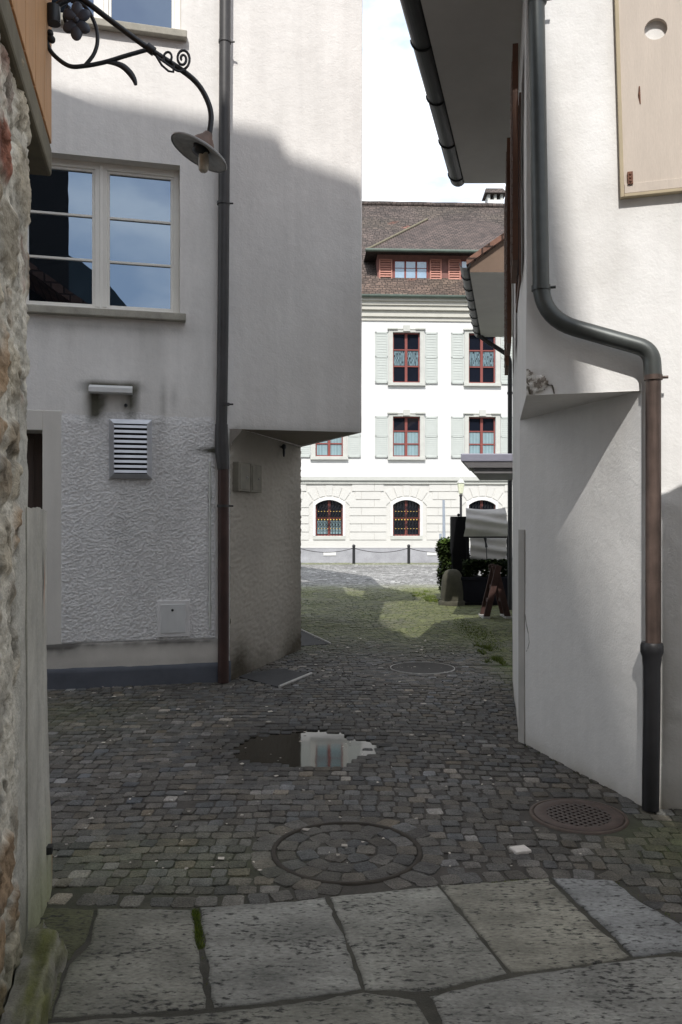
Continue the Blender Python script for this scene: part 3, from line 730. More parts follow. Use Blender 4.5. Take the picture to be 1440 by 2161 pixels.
# ---- fittings on the left house
def tpath(pts, n=6, rad=.12):
    """polyline with rounded corners"""
    P = [Vector(p) for p in pts]; o = [P[0]]
    for i in range(1, len(P)-1):
        a = (P[i-1]-P[i]); b = (P[i+1]-P[i]); r = min(rad, a.length*.45, b.length*.45)
        p, q = P[i]+a.normalized()*r, P[i]+b.normalized()*r
        for k in range(n+1):
            t_ = k/n; o.append(p*(1-t_)**2+P[i]*2*t_*(1-t_)+q*t_**2)
    o.append(P[-1]); return o
pw = .095
t = thing('downpipe', 'dark grey and brown downpipe on the corner of the left house', 'downpipe', FL(XA-.05, 0, pw))
def PL(px, py, off=pw):
    X, z = pL(px, py); return FL(X, z, off)
mb = MB(); x, zt = pL(473, -60)
mb.tube([PL(474, -80), PL(472, 300), PL(469, 700), PL(466, 905)], .056, 14); 
mb.build('upper_pipe', M['pipe_grey'], t)
mb = MB(); mb.tube([PL(466, 898), PL(466, 935), PL(467, 955), PL(469, 978), PL(470, 992)], [.062, .066, .070, .064, .060], 14); mb.build('pipe_joint', M['pipe_grey'], t)
mb = MB(); mb.tube([PL(470, 985), PL(470, 1200), PL(470, 1436)], .055, 14); mb.build('lower_pipe', M['pipe_rust'], t)
for yy_ in (100, 437, 856, 1068):
    mb = MB(); p = Vector(PL(470+3*(yy_ < 300), yy_)); mb.tube([p-Vector((0, 0, .012)), p+Vector((0, 0, .012))], .063, 14); mb.tube([p+Vector((.05, 0, 0)), p+Vector((.098, .0, 0))], .009, 6); mb.tube([p, p-nL*pw], .008, 6); mb.build('pipe_clip', M['pipe_grey'], t)
t = thing('conduit', 'thin grey cable conduit running down beside the brown downpipe', 'conduit', PL(443, 1400, .03))
mb = MB(); mb.tube([PL(443, 975, .045), PL(443, 1150, .045), PL(443, 1325, .045)], .011, 8); mb.build('tube', M['plaster'], t).data.materials[0] = M['pipe_grey'] if False else M['greystone']
for y_ in (1037, 1275):
    mb = MB(); mb.tube([PL(443, y_, .045), PL(443, y_+14, .045)], .018, 8); mb.build('clip', M['greystone'], t)
t = thing('wall_vent', 'square aluminium louvre vent set in the roughcast wall', 'vent', FL(*pL(276, 948), 0))
(va, vz1), (vb, vz0) = pL(231, 885), pL(321, 1011)
mb = MB(); e = .045
# splayed frame
out4 = [(va, vz0), (vb, vz0), (vb, vz1), (va, vz1)]; in4 = [(va+e, vz0+e), (vb-e, vz0+e), (vb-e, vz1-e), (va+e, vz1-e)]
vs = [FL(a, b, .01) for a, b in out4]+[FL(a, b, .05) for a, b in out4]+[FL(a, b, .066) for a, b in in4]+[FL(a, b, .01) for a, b in in4]
mb.add(vs, [(k+4*r, (k+1) % 4+4*r, (k+1) % 4+4*(r+1), k+4*(r+1)) for r in range(3) for k in range(4)]); mb.build('frame', M['alu'], t, .002)
mb = MB(); mb.poly([FL(a, b, .040) for a, b in in4]); mb.build('duct', M['black'], t)
for k in range(10):
    z = vz0+e+(vz1-vz0-2*e)*(k+.22)/10; mb = MB(); xa_, xb_ = va+e-.004, vb-e+.004
    mb.prism([FL(xa_, z, .058), FL(xb_, z, .058), FL(xb_, z+.026, .050), FL(xa_, z+.026, .050)], [FL(xa_, z, .062), FL(xb_, z, .062), FL(xb_, z+.026, .054), FL(xa_, z+.026, .054)]); mb.build('slat', M['alu'], t)
t = thing('wall_light_bar', 'narrow pale metal strip light with black soot stains above the louvre vent', 'wall light', FL(*pL(235, 826), 0))  # wall light fixture, a bar under a sloped cover
(a, z1), (b, z0) = pL(189, 818), pL(280, 834)
mb = MB(); mb.prism([FL(a, z0, 0), FL(b, z0, 0), FL(b, z0, .13), FL(a, z0, .13)], [FL(a, z1+.03, 0), FL(b, z1+.03, 0), FL(b, z1-.01, .13), FL(a, z1-.01, .13)]); mb.build('cover', M['whitehatch'], t, .004)
mb = MB(); p = pL(266, 856); mb.lathe([(.016, 0), (.018, .03), (.012, .05)], Matrix.Translation(Vector(FL(*p, 0))) @ Vector(nL).to_track_quat('Z', 'Y').to_matrix().to_4x4(), 10); mb.build('cable_stub', M['iron'], t)
t = thing('service_hatch', 'small white square service hatch low on the roughcast wall', 'hatch', FL(*pL(366, 1305), 0))
(a, z1), (b, z0) = pL(336, 1272), pL(396, 1338)
mb = MB(); mb.box(FL, a-.02, b+.02, z0-.02, z1+.02, 0, .028); mb.build('frame', M['plinth'], t, .004).data.materials[0] = M['rough']
mb = MB(); mb.box(FL, a+.015, b-.02, z0+.02, z1-.015, .02, .036); hd = mb.build('hatch_door', M['whitehatch'], t, .003)
mb = MB(); p = pL(364, 1287); mb.lathe([(.013, 0), (.013, .006)], Matrix.Translation(Vector(FL(*p, .034))) @ Vector(nL).to_track_quat('Z', 'Y').to_matrix().to_4x4(), 12); mb.build('lock', M['iron'], hd)
gx = [(.030, .172), (.182, .318)]
for k, (a, b) in enumerate(gx):
    t = thing('meter_box', ('small beige meter box beside the downpipe on the passage wall', 'small beige meter box farther into the passage, right of its twin')[k], 'meter box', FP((a+b)/2, 1.9, 0), None)
    mb = MB(); mb.box(FP, a, b, 1.905, 2.2, 0, .07); q = mb.build('case', M['trim'], t, .004); q.data.materials[0] = mat('beige_box', (.19, .175, .14), .7, .2, 8)
    mb = MB(); mb.box(FP, a+.012, b-.012, 1.925, 2.18, .07, .077); mb.build('lid', q.data.materials[0], t, .002)
    mb = MB(); mb.ball(FP((a+b)/2+.02, 2.05, .08), .012); mb.build('lock', M['edge'], t)
t = thing('wall_bracket', 'small dark iron fitting high on the passage wall under the jetty', 'bracket', FP(.63, 2.42, .03))
mb = MB(); q = Vector(FP(.63, 2.41, .06)); mb.ball(q+Vector((0, 0, .05)), (.028, .035)); mb.ball(q-Vector((0, 0, .01)), (.016, .06)); mb.tube([q+Vector((0, 0, .05)), Vector(FP(.63, 2.46, -.01))], .01, 6); mb.build('fitting', M['iron'], t)

# ================================================================== NEAR LEFT STONE HOUSE
A = Vector((-1.29, 3.5, 0)); eN = Vector((-.23, 1, 0)).normalized(); nN = Vector((eN.y, -eN.x, 0))
def FN(s, z, off): p = A+eN*s+nN*off; return (p.x, p.y, z)    # s: metres past the corner A (negative = toward the viewer)
stone = thing('stone_house', 'rough rubble stone house with orange timber upper storey at the left edge', 'house', (A.x-1.5, 1.2, 0))
sE = (3.02-3.5)*1.026
# stones: jittered cells
cells = []
zc = -.1; row = 0
while zc < 3.4:
    hh = random.uniform(.13, .30); s = -5.0+random.uniform(0, .2)
    while s < .3:
        ww = random.uniform(.16, .42); cells.append((s+ww/2, zc+hh/2+random.uniform(-.03, .03), ww, hh, random.random(), random.random())); s += ww
    zc += hh
CS = np.array(cells)
def rub(S, Z):
    sh = S.shape; S = S.ravel(); Z = Z.ravel()
    sx = S+(fbm(S*5, Z*5, 0, 91)-.5)*.10; sz = Z+(fbm(S*5, Z*5, 7, 93)-.5)*.10
    dx = np.abs(sx[:, None]-CS[None, :, 0])/(CS[None, :, 2]*.5); dz = np.abs(sz[:, None]-CS[None, :, 1])/(CS[None, :, 3]*.5)
    D = (dx**3+dz**3)**(1/3); i = D.argmin(1); d0 = D[np.arange(len(S)), i]
    k = 1-sst(.62, .95, d0)
    big = fbm(S*2.2, Z*2.2, 0, 95); k = k*sst(.36, .48, big+.12*CS[i, 4])
    disp = k*(.010+.016*CS[i, 5])+(fbm(S*8, Z*7, 0, 97, 5)-.5)*.036+np.abs(fbm(S*26, Z*22, 0, 99, 4)-.5)*.035
    r = CS[i, 4]; st = np.where((r < .12)[:, None], np.array([.27, .11, .07]), np.where((r < .5)[:, None], np.array([.32, .225, .14]), np.where((r < .75)[:, None], np.array([.26, .215, .155]), np.array([.46, .41, .32]))))
    mo = np.array([.52, .49, .42]); C = mo*(1-k[:, None])+st*k[:, None]
    C = C*(.78+.55*sst(.3, .65, fbm(S*9, Z*9, 0, 101)))[:, None]
    pit = sst(.60, .70, fbm(S*17, Z*12, 0, 103)); C = C*(1-.5*pit[:, None]); disp = disp-.014*pit
    sm = sst(sE-.34, sE-.24, S+.12*(fbm(S*3, Z*2.5, 0, 105)-.5))*sst(1.95, 1.75, Z+.5*(fbm(S*2, Z*3, 0, 107)-.5)); disp = disp*(1-sm)+sm*(.012+.01*(fbm(S*6, Z*5, 0, 109)-.5)); C = C*(1-sm[:, None])+sm[:, None]*np.array([.52, .505, .45])*(.85+.3*fbm(S*7, Z*4, 0, 110))[:, None]
    gm = sst(.45, .0, Z)*.8; C = C*(1-gm[:, None])+gm[:, None]*np.array([.075, .078, .035])
    return disp.reshape(sh), C.reshape(sh+(3,))
mb = MB()
ss = np.concatenate([np.linspace(-4.5, -1.5, 60)[:-1], np.linspace(-1.5, sE-.05, 140)]); turn = np.linspace(0, 1, 12)[1:]
zz = np.linspace(-.05, 3.2, 420)
Sg, Zg = np.meshgrid(np.concatenate([ss, sE-.05+turn*.5]), zz); Dg, Cg = rub(Sg, Zg)
vs = []; no_ = len(ss)
for j in range(Sg.shape[0]):
    for i in range(Sg.shape[1]):
        bat = .10*(1-sst(0, 1.5, Zg[j, i]))*0
        if i < no_: vs.append(FN(Sg[j, i], Zg[j, i], Dg[j, i]-.005))
        else:
            q = turn[i-no_]; a = min(1, q/.25)*math.pi/2; r = .05
            base_s = sE-.05+r*math.sin(a); base_o = -r*(1-math.cos(a))-(max(0, q-.25)*.6)
            vs.append(FN(base_s+Dg[j, i]*math.sin(a), Zg[j, i], base_o+Dg[j, i]*math.cos(a)-.005))
nc = Sg.shape[1]; fs = [(j*nc+i, j*nc+i+1, (j+1)*nc+i+1, (j+1)*nc+i) for j in range(len(zz)-1) for i in range(nc-1)]
mb.add(vs, fs, Cg.reshape(-1, 3).tolist(), True)
mb.poly([FN(sE, 0, -.5), FN(sE, 3.2, -.5), FN(sE, 3.2, -4), FN(sE, 0, -4)], (.3, .28, .24))
mb.build('wall', M['rubble'], stone)
# door post
mb = MB()
def FJ(s, z, off): return FN(s+.012*(1.7-z)*.6+.014*(float(fbm(z*4, .5, 0, 115))-.5), z+(max(0, z)/1.7)**6*(.03*(float(fbm(s*7, 2.2, 0, 116))-.5)-.05-.12*max(0, s+.12)), off+.02*float(sst(.9, 0, z))*float(sst(-.5, -.1, s)))
zt = 1.70
def dj(S, Z): return .009+(fbm(S*7, Z*5, 0, 111)-.5)*.012-.012*np.exp(-((S+.17)/.008)**2)-.01*np.exp(-((S+.30)/.01)**2)-.03*sst(-.035, .0, S)
def cj(S, Z):
    c = .75+.5*fbm(S*6, Z*3, 0, 113); g = sst(.5, 0, Z)
    c = np.repeat(c[..., None], 3, -1)*(1-.75*np.exp(-((S+.165)/.02)**2-((Z-1.35)/.12)**2)[..., None])
    rd = np.exp(-((S+.03)/.03)**2-((Z-.18)/.13)**2)[..., None]+np.exp(-((S+.13)/.012)**2-((Z-1.33)/.10)**2)[..., None]; c = c*(1-np.clip(rd, 0, 1))+np.clip(rd, 0, 1)*np.array([1.0, .5, .32])
    return c*(1-g[..., None]*np.array([.35, .3, .5]))
wall_grid(mb, FJ, -.60, 0, 0, zt, (), .012, dj, cj)
mb.add([FJ(-.6, 0, .014), FJ(-.6, zt, .012), FJ(-.6, zt, -.06), FJ(-.6, 0, -.06)], [(0, 1, 2, 3)], (.85, .85, .82)); mb.add([FJ(0, 0, -.014), FJ(0, zt, -.014), FJ(0, zt, -.4), FJ(0, 0, -.4)], [(0, 1, 2, 3)], (.8, .8, .8)); mb.add([FJ(-.5, zt, .01), FJ(0, zt, -.014), FJ(0, zt, -.4), FJ(-.5, zt, -.4)], [(0, 1, 2, 3)], (.8, .8, .8))
jm = mb.build('door_post', M['jamb'], stone)
mb = MB(); mb.box(FN, -.165, -.12, .205, .235, .0, .045); mb.build('hinge_pin', M['castiron'], jm)
mb = MB(); mb.box(FN, -.01, .02, -.02, .16, -.06, .012); mb.build('iron_stop', M['castiron'], stone, .004)
mb = MB(); ss_ = np.linspace(-3.2, -.30, 120); aa = np.linspace(0, 1, 16); vs = []; cc = []
for a in aa:
    for q in ss_:
        f_ = float(fbm(q*3.2, a*1.2, 0, 117, 4)); g_ = float(fbm(q*9, a*5, 0, 118, 4)); end = float(sst(-.30, -.62, q))
        hgt = (.05+.17*f_)*end; wid_ = (.05+.16*float(fbm(q*2.6, 5, 0, 119)))*end+.01
        ang = a*math.pi/2; vs.append(FN(q, hgt*math.sin(ang)**.8+.05*(g_-.5)-.01, .015+wid_*math.cos(ang)**.7+.03*(g_-.5)))
        m_ = min(1, max(0, float(fbm(q*5, a*4, 0, 120))*2.2-.6)); cc.append(tuple(np.array([.22, .21, .18])*(1-m_)*(.4+1.2*g_)+m_*np.array([.10, .105, .032])*(.4+1.2*g_)))
n_ = len(ss_); mb.add(vs, [(j*n_+i, j*n_+i+1, (j+1)*n_+i+1, (j+1)*n_+i) for j in range(len(aa)-1) for i in range(n_-1)], cc, True); mb.build('footing', M['rubble'], stone)
# upper storey
ZB = 3.17
mb = MB(); mb.box(FN, -4.5, .0, ZB+.05, 4.3, -3.5, .0)
up = mb.build('upper_storey', M['orange'], stone)
for k in range(18):
    mb = MB(); mb.box(FN, -4.3+.245*k-.0, -4.3+.245*k+.235, ZB+.125, 4.28, -.005, .012); mb.build('board', M['orange'], up, .004)
mb = MB(); mb.box(FN, -4.5, -.025, ZB-.075, ZB+.05, -.35, .028); mb.build('sill_beam', M['beam'], stone, .012)
mb = MB(); mb.prism([FN(-4.8, 4.2, .25), FN(.25, 4.2, .25), FN(.25, 6.6, -3.2), FN(-4.8, 6.6, -3.2)], [FN(-4.8, 4.35, .25), FN(.25, 4.35, .25), FN(.25, 6.75, -3.2), FN(-4.8, 6.75, -3.2)]); mb.build('roof', M['tiles'], stone)

# ---- wrought-iron bracket lamp
lampK0 = A+eN*.0
def FK(k, z, off): p = lampK0+nN*(k+.01)+eN*(off-.035); return (p.x, p.y, z)
def pk(px, py, off=0):
    u = uu(px); b = lampK0+eN*(off-.035)
    k = (u*b.y-b.x)/(nN.x-u*nN.y); Y = b.y+nN.y*k; return FK(k-.01, EYE+(HZ-py)/F*Y, off)
lamp = thing('wall_lamp', 'wrought iron scroll bracket lamp with flat enamel shade on the orange house corner', 'lamp', pk(98, 90))
def smooth(pts, n=6):
    P = [Vector(p) for p in pts]; o = []
    for i in range(len(P)-1):
        p0, p1, p2, p3 = P[max(i-1, 0)], P[i], P[i+1], P[min(i+2, len(P)-1)]
        for k in range(n):
            t_ = k/n; o.append(.5*((2*p1)+(-p0+p2)*t_+(2*p0-5*p1+4*p2-p3)*t_*t_+(-p0+3*p1-3*p2+p3)*t_**3))
    o.append(P[-1]); return o
K = lambda pts, off=0: smooth([pk(x, y, off) for x, y in pts])
mb = MB(); mb.tube(K([(100, 28), (130, 6), (160, -6), (182, 4), (240, 48), (312, 101), (385, 149), (418, 178), (438, 212), (446, 245), (442, 284)]), .0125, 10); mb.build('arm', M['iron'], lamp)
mb = MB(); mb.tube(K([(98, 20), (96, 55), (99, 88), (113, 115), (146, 139), (180, 139), (222, 131), (265, 118), (314, 104)]), .0095, 8); mb.build('brace', M['iron'], lamp)
mb = MB(); mb.tube(K([(146, 14), (137, 32), (142, 52), (152, 60)]), .009, 8); mb.tube(K([(150, 2), (172, 8), (190, 28), (203, 58), (206, 88), (198, 115), (180, 138)]), .0085, 8); mb.build('scroll', M['iron'], lamp)
lf = K([(222, 131), (240, 133), (258, 139), (273, 152), (283, 167), (287, 180)]); mb = MB(); n_ = len(lf)
mb.tube(lf, [.006+.012*math.sin(math.pi*min(1, i/(n_-1)*.95+.05))*(.5+.5*i/(n_-1)) for i in range(n_)], 8, flat=.5); mb.build('leaf', M['iron'], lamp)
mb = MB(); p = Vector(pk(318, 104)); q = Vector(pk(326, 110)); mb.tube([p-(q-p)*.9, p+(q-p)*.9], .02, 10); mb.build('collar', M['iron'], lamp)
def spiral(cx, cy, r0, r1, a0, a1, n=28): return [pk(cx+(r0+(r1-r0)*i/n)*math.cos(a0+(a1-a0)*i/n)*.93, cy+(r0+(r1-r0)*i/n)*math.sin(a0+(a1-a0)*i/n)*1.3, -.02) for i in range(n+1)]
mb = MB(); mb.tube([pk(386, 148)]+spiral(386, 124, 17, 3, 1.2, 1.2-11.5), .0058, 6); mb.tube([pk(330, 118, -.02), pk(342, 138, -.02), pk(356, 150, -.02), pk(366, 152, -.02), pk(367, 138, -.02)], .0055, 6)
mb.tube(spiral(356, 122, 12, 4, 2.6, 2.6+6.0), .0055, 6); mb.tube(smooth([pk(330, 118, -.02), pk(343, 128, -.02), pk(360, 140, -.02), pk(376, 150, -.02), pk(392, 148, -.02)]), .0055, 6); mb.build('curl', M['iron'], lamp)
mb = MB(); p = Vector(pk(112, 26)); mb.tube([p+Vector((-.055, 0, .012)), p+Vector((.012, 0, .02))], .0, 6) if False else None
mb = MB(); mb.tube([Vector(pk(112, 14)), Vector(pk(113, 50))], .031, 14); mb.ball(pk(106, 70), .015); mb.ball(pk(109, 83), .017); mb.tube([pk(96, 12), pk(96, 92)], .010, 8); mb.build('wall_plate', M['iron'], lamp)
fc = Vector(pk(163, 46, -.05)); mb = MB()
for k in range(6):
    a = k*math.pi/3+.5; rr = .040; p = fc+Vector((math.cos(a)*rr*.78, -.004, math.sin(a)*rr*1.25))
    Mx = Matrix.Translation(p) @ Matrix.Rotation(-a+math.pi/2, 4, 'Y') @ Matrix.Diagonal((.026, .014, .034, 1)); s2 = MB(); s2.ball((0, 0, 0), 1, None, 12)
    mb.add([Mx @ Vector(v) for v in s2.v], s2.f, None, True)
mb.ball(fc+Vector((0, -.012, 0)), .014); mb.build('flower_ornament', M['flower'], lamp)
# shade
sc_ = Vector(pk(421, 322)); Rt = Matrix.Rotation(math.radians(25), 4, 'Y') @ Matrix.Rotation(math.radians(-3), 4, 'X')
Ms = Matrix.Translation(sc_) @ Rt
mb = MB(); mb.lathe([(.136, -.006), (.138, 0), (.134, .004), (.09, .014), (.062, .026)], Ms, 40, None, False); mb.lathe([(.130, -.003), (.09, .006), (.058, .018), (.04, .022)], Ms, 40, (1.2, 1.2, 1.2), False); mb.build('lamp_shade', M['enamel'], lamp)
mb = MB(); mb.lathe([(.064, .020), (.060, .034), (.045, .060), (.026, .082), (.018, .100), (.001, .101)], Ms, 28, None, False); mb.build('cap', M['rustcap'], lamp)
mb = MB(); mb.lathe([(.001, -.010), (.034, -.008), (.036, .02)], Ms, 20, None, False); mb.build('socket', M['iron'], lamp)
mb = MB(); pb = sc_+Rt.to_3x3() @ Vector((.006, 0, -.01)); mb.lathe([(.001, -.078), (.014, -.076), (.0225, -.066), (.0245, -.03), (.022, 0), (.018, .02)], Matrix.Translation(pb+Vector((.018, 0, 0))), 16, None, False); mb.build('bulb', M['bulb'], lamp)

# ================================================================== RIGHT HOUSE (overhanging corner)
mR, yR = -.28, 4.981; nR = Vector((mR, -1, 0)).normalized()
def FR(X, z, off): return (X+off*nR.x, yR+mR*X+off*nR.y, z)
def pR(px, py, off=0):
    u = uu(px); b = yR+off*(nR.y-mR*nR.x); # plane moved outward
    Y = b/(1-mR*u); return u*Y-off*nR.x, EYE+(HZ-py)/F*Y
P_ = Vector(FR(1.083, 0, 0)); Q_ = Vector(FR(1.693, 0, 0)); dirA = Vector((.19, 1, 0)).normalized()
def alley(Y): return Vector((P_.x+.19*(Y-P_.y), Y, 0))
R_v = alley(5.82); E_v = alley(8.0)
ZO = 2.335; ZE = 5.0
rh = thing('corner_house', 'white plastered house with cut-away lower corner on the right of the alley', 'house', (2.8, 6.2, 0))
def colF(S, Z):
    st = .12*sst(.55, .8, fbm(S*2, Z*1.2, 0, 121))
    st += .55*np.exp(-((S-1.12)/.055)**2-((Z-2.40)/.06)**2)*(fbm(S*40, Z*40, 0, 123) > .5)
    st += np.where(S > 1.7, .35*np.exp(-np.abs(S-1.80)/.05)*(1-sst(.8, 1.4, Z))*(.3+fbm(S*12, Z*5, 0, 125)), 0)+np.where(S > 1.7, .30*np.exp(-Z/.12), 0)
    c = np.ones(S.shape+(3,)); return c*(1-np.clip(st, 0, .8)[..., None]*np.array([.95, 1, 1.1]))
def dispF(S, Z):
    return (fbm(S*1.3, Z*1.3, 0, 127, 3)-.5)*.014+np.where((S > 1.72) & (Z < 1.9), (fbm(S*30, Z*30, 0, 129, 2)-.5)*.014+.012*sst(1.78, 1.70, Z), 0)-.02*(np.exp(-((S-1.12)/.05)**2-((Z-2.385)/.045)**2)*(fbm(S*25, Z*25, 0, 131) > .48))
mb = MB()
wall_grid(mb, FR, P_.x, 6.4, ZO, 5.4, (), .04, dispF, colF)
wall_grid(mb, FR, Q_.x, 6.4, -.03, ZO, (), .035, dispF, colF)
mb.poly([FR(1.083, 5.4, 0), FR(6.4, 5.4, 0), FR(6.4, 6.2, 0), FR(5.0, 7.3, 0), FR(1.6, 5.42, 0)])
def FC(tt, z, off):
    p = Q_.lerp(R_v, tt); n_ = (R_v-Q_).cross(Vector((0, 0, 1))).normalized(); n_ = -n_ if n_.x > 0 else n_
    return (p.x+n_.x*off, p.y+n_.y*off, z)
def colC(S, Z):
    st = .03+.35*np.exp(-np.clip(Z, 0, 9)/.08)*(.4+fbm(S*9, Z*9, 0, 133))+.08*fbm(S*3, Z*2, 0, 135)
    return np.ones(S.shape+(3,))*(1-np.clip(st, 0, .8)[..., None]*np.array([.95, 1, 1.1]))
wall_grid(mb, FC, 0, 1, -.03, ZO+.04, (), .03, lambda S, Z: (fbm(S*2.4, Z*1.6, 0, 137, 3)-.5)*.020*np.clip(np.minimum(S, 1-S)*12, 0, 1), colC)
def FA(Y, z, off):
    p = alley(Y); return (p.x-.982*off, p.y+.187*off, z)
wall_grid(mb, FA, P_.y, 8.0, ZO, ZE, (), .06, lambda S, Z: (fbm(S*1.5, Z*1.5, 0, 139, 3)-.5)*.012, colC)
wall_grid(mb, FA, 5.82, 8.0, -.03, ZO, (), .06, lambda S, Z: (fbm(S*1.5, Z*1.5, 0, 141, 3)-.5)*.012, colC)
mb.poly([(E_v.x, 8, 0), (6.4, 8, 0), (6.4, 8, 6.2), (5, 8, 7.3), (E_v.x, 8, ZE)]); mb.poly([FR(6.4, 0, 0), FR(6.4, 6.2, 0), (6.4, 8, 6.2), (6.4, 8, 0)])
mb.add([(P_.x, P_.y, ZO), (Q_.x, Q_.y, ZO), (R_v.x, R_v.y, ZO)], [(0, 1, 2)], (.9, .89, .87))
mb.build('wall', M['plaster_r'], rh)
# corner guard strip
mb = MB()
for (y0, y1, o) in ((5.75, 5.83, .0),):
    c0 = FC(.955, 0, 0)
mb.box(FC, .945, 1.0, -.02, 1.54, -.005, .010); mb.box(FA, 5.815, 5.90, -.02, 1.54, -.004, .009); mb.build('corner_guard', M['sill'], rh, .002).data.materials[0] = mat('grey_corner_strip', (.44, .425, .40), .9, .12, 5)
# plaster cracks, cut as thin grooves at the broken corner
def crack(pts, r=.0045):
    for k in range(len(pts)-1):
        mb.tube([pts[k], pts[k+1]], [r*random.uniform(.5, 1.2), r*random.uniform(.5, 1.2)], 5)
mb = MB()
Rp = lambda px, py, off=.0: FR(*pR(px, py), off)
CRK = mat('crack_dark', (.10, .085, .065), .95, .3, 30)
jit = lambda L: [Rp(x+random.uniform(-2, 2), y+random.uniform(-2, 2)) for x, y in L]
crack(jit([(1114, 798), (1122, 806), (1130, 803), (1139, 811), (1150, 808), (1158, 812), (1166, 811), (1168, 820), (1171, 829)]), .0042); crack(jit([(1118, 800), (1126, 812), (1137, 818), (1150, 822)]), .0028); crack(jit([(1130, 804), (1133, 812), (1141, 806)]), .0028); crack(jit([(1113, 806), (1118, 814), (1116, 822), (1121, 830)]), .006)
mb.build('crack', CRK, rh); mb = MB()
cp = lambda tt, z: FC(tt, z, .0)
crack([cp(.93, .86), cp(.91, .80), cp(.90, .74), cp(.915, .69), cp(.93, .67)], .0035); crack([cp(.95, .95), cp(.93, .86)], .0026)
mb.build('crack', CRK, rh)
# crumbled plaster at the broken corner, and the pebbly broken edge beside the pipe foot
def broken(s0, s1, z0, z1, mask, cols3, amp, seed):
    mb = MB()
    def dsp(S, Z):
        m_ = mask(S, Z); return np.where(m_ > .5, .004+amp*.55*(fbm(S*38, Z*38, 0, seed, 4)-.5), -.022)
    def cl_(S, Z):
        q = fbm(S*45, Z*45, 0, seed+3, 4)[..., None]; return np.where(q > .60, np.array(cols3[0]), np.where(q > .46, np.array(cols3[1]), np.array(cols3[2])))
    wall_grid(mb, FR, s0, s1, z0, z1, (), .0055, dsp, cl_); return mb
mk1 = lambda S, Z: (1-sst(.0, .20, (S-1.083)+1.1*np.abs(Z-2.40)+.16*(fbm(S*16, Z*16, 0, 171, 4)-.5)))*1.35
broken(1.083, 1.30, 2.336, 2.50, mk1, ((.74, .72, .69), (.58, .55, .50), (.24, .21, .18)), .03, 173).build('broken_plaster', M['rubble'], rh)
mk2 = lambda S, Z: (1-sst(.006, .026, np.abs(S-1.797)+.03*(fbm(S*20, Z*14, 0, 175, 4)-.5)))*sst(1.25, 1.05, Z)*1.2
broken(1.76, 1.84, 0.0, 1.25, mk2, ((.66, .64, .58), (.40, .37, .30), (.05, .045, .04)), .02, 177).build('broken_plaster', M['rubble'], rh)
# roof, soffit, gutter
g0 = Vector((.25, 4.40, 0)); gd = Vector((.71, 2.78, 0)); 
def gut(Y): return Vector((.448+.2554*(Y-5.22), Y, 0))
mb = MB(); yn, yf = 4.45, 8.06
mb.prism([(gut(yn).x+.07, yn, ZE), (gut(yf).x+.07, yf, ZE), (alley(yf).x+.12, yf, ZE), (alley(yn).x+.12, yn, ZE)], [(gut(yn).x+.07, yn, ZE+.05), (gut(yf).x+.07, yf, ZE+.05), (alley(yf).x+.12, yf, ZE+.05), (alley(yn).x+.12, yn, ZE+.05)])
mb.build('soffit', M['soffit'], rh)
mb = MB(); sl = .90
def rp_(X, Y, dz=0): return (X, Y, ZE+.09+sl*(X-gut(Y).x)+dz)
mb.prism([rp_(gut(yn).x+.03, yn), rp_(gut(yf).x+.03, yf), rp_(5.0, yf), rp_(5.0, 3.45)], [rp_(gut(yn).x+.03, yn, .14), rp_(gut(yf).x+.03, yf, .14), rp_(5.0, yf, .14), rp_(5.0, 3.45, .14)])
rf = mb.build('roof', M['tiles'], rh)
mb = MB(); r = .078; nseg = 12; ys = [yn-.02+(yf+.05-yn)*i/24 for i in range(25)]; vs = []
for y in ys:
    c = gut(y); 
    for k in range(nseg+1):
        a = math.pi+math.pi*k/nseg; vs.append((c.x+r*math.cos(a), c.y, ZE+.055+r*math.sin(a)))
    for k in range(nseg+1):
        a = 2*math.pi-math.pi*k/nseg; vs.append((c.x+(r-.008)*math.cos(a), c.y, ZE+.055+(r-.008)*math.sin(a)))
nn = 2*(nseg+1); fs = [(i*nn+k, i*nn+(k+1) % nn, (i+1)*nn+(k+1) % nn, (i+1)*nn+k) for i in range(24) for k in range(nn)]
fs.append(tuple(range(nn))); fs.append(tuple(range(24*nn, 25*nn))[::-1]); mb.add(vs, fs, None, False)
gt = mb.build('gutter', M['gutter'], rh)
for y in (5.0, 5.75, 6.5, 7.25, 7.95):
    c = gut(y); mb = MB(); mb.tube([(c.x+r*1.05*math.cos(math.pi+math.pi*k/10), y, ZE+.055+r*1.05*math.sin(math.pi+math.pi*k/10)) for k in range(11)], .007, 6); mb.build('gutter_bracket', M['gutter'], gt)
# brown louvred shutters folded back on the alley wall
def louvre(fr, s0, s1, z0, z1, o0, nsl, parent, m, name='shutter', th=.035):
    mb = MB(); e = .05
    for q in ((s0, s0+e, z0, z1), (s1-e, s1, z0, z1), (s0+e, s1-e, z0, z0+e), (s0+e, s1-e, z1-e, z1), (s0+e, s1-e, (z0+z1)/2-e/2, (z0+z1)/2+e/2)): mb.box(fr, *q, o0, o0+th)
    for k in range(nsl):
        z = z0+e+(z1-z0-2*e)*(k+.5)/nsl
        mb.prism([fr(s0+e, z-.018, o0+th+.004), fr(s1-e, z-.018, o0+th+.004), fr(s1-e, z+.018, o0), fr(s0+e, z+.018, o0)], [fr(s0+e, z-.012, o0+th+.006), fr(s1-e, z-.012, o0+th+.006), fr(s1-e, z+.024, o0), fr(s0+e, z+.024, o0)])
    return mb.build(name, m, parent)
louvre(FA, 5.05, 5.55, 3.25, 4.62, .035, 24, rh, M['shutter_brown']); louvre(FA, 6.50, 7.0, 3.05, 4.72, .045, 24, rh, M['shutter_brown']); louvre(FA, 7.45, 7.95, 3.05, 4.72, .045, 24, rh, M['shutter_brown'])
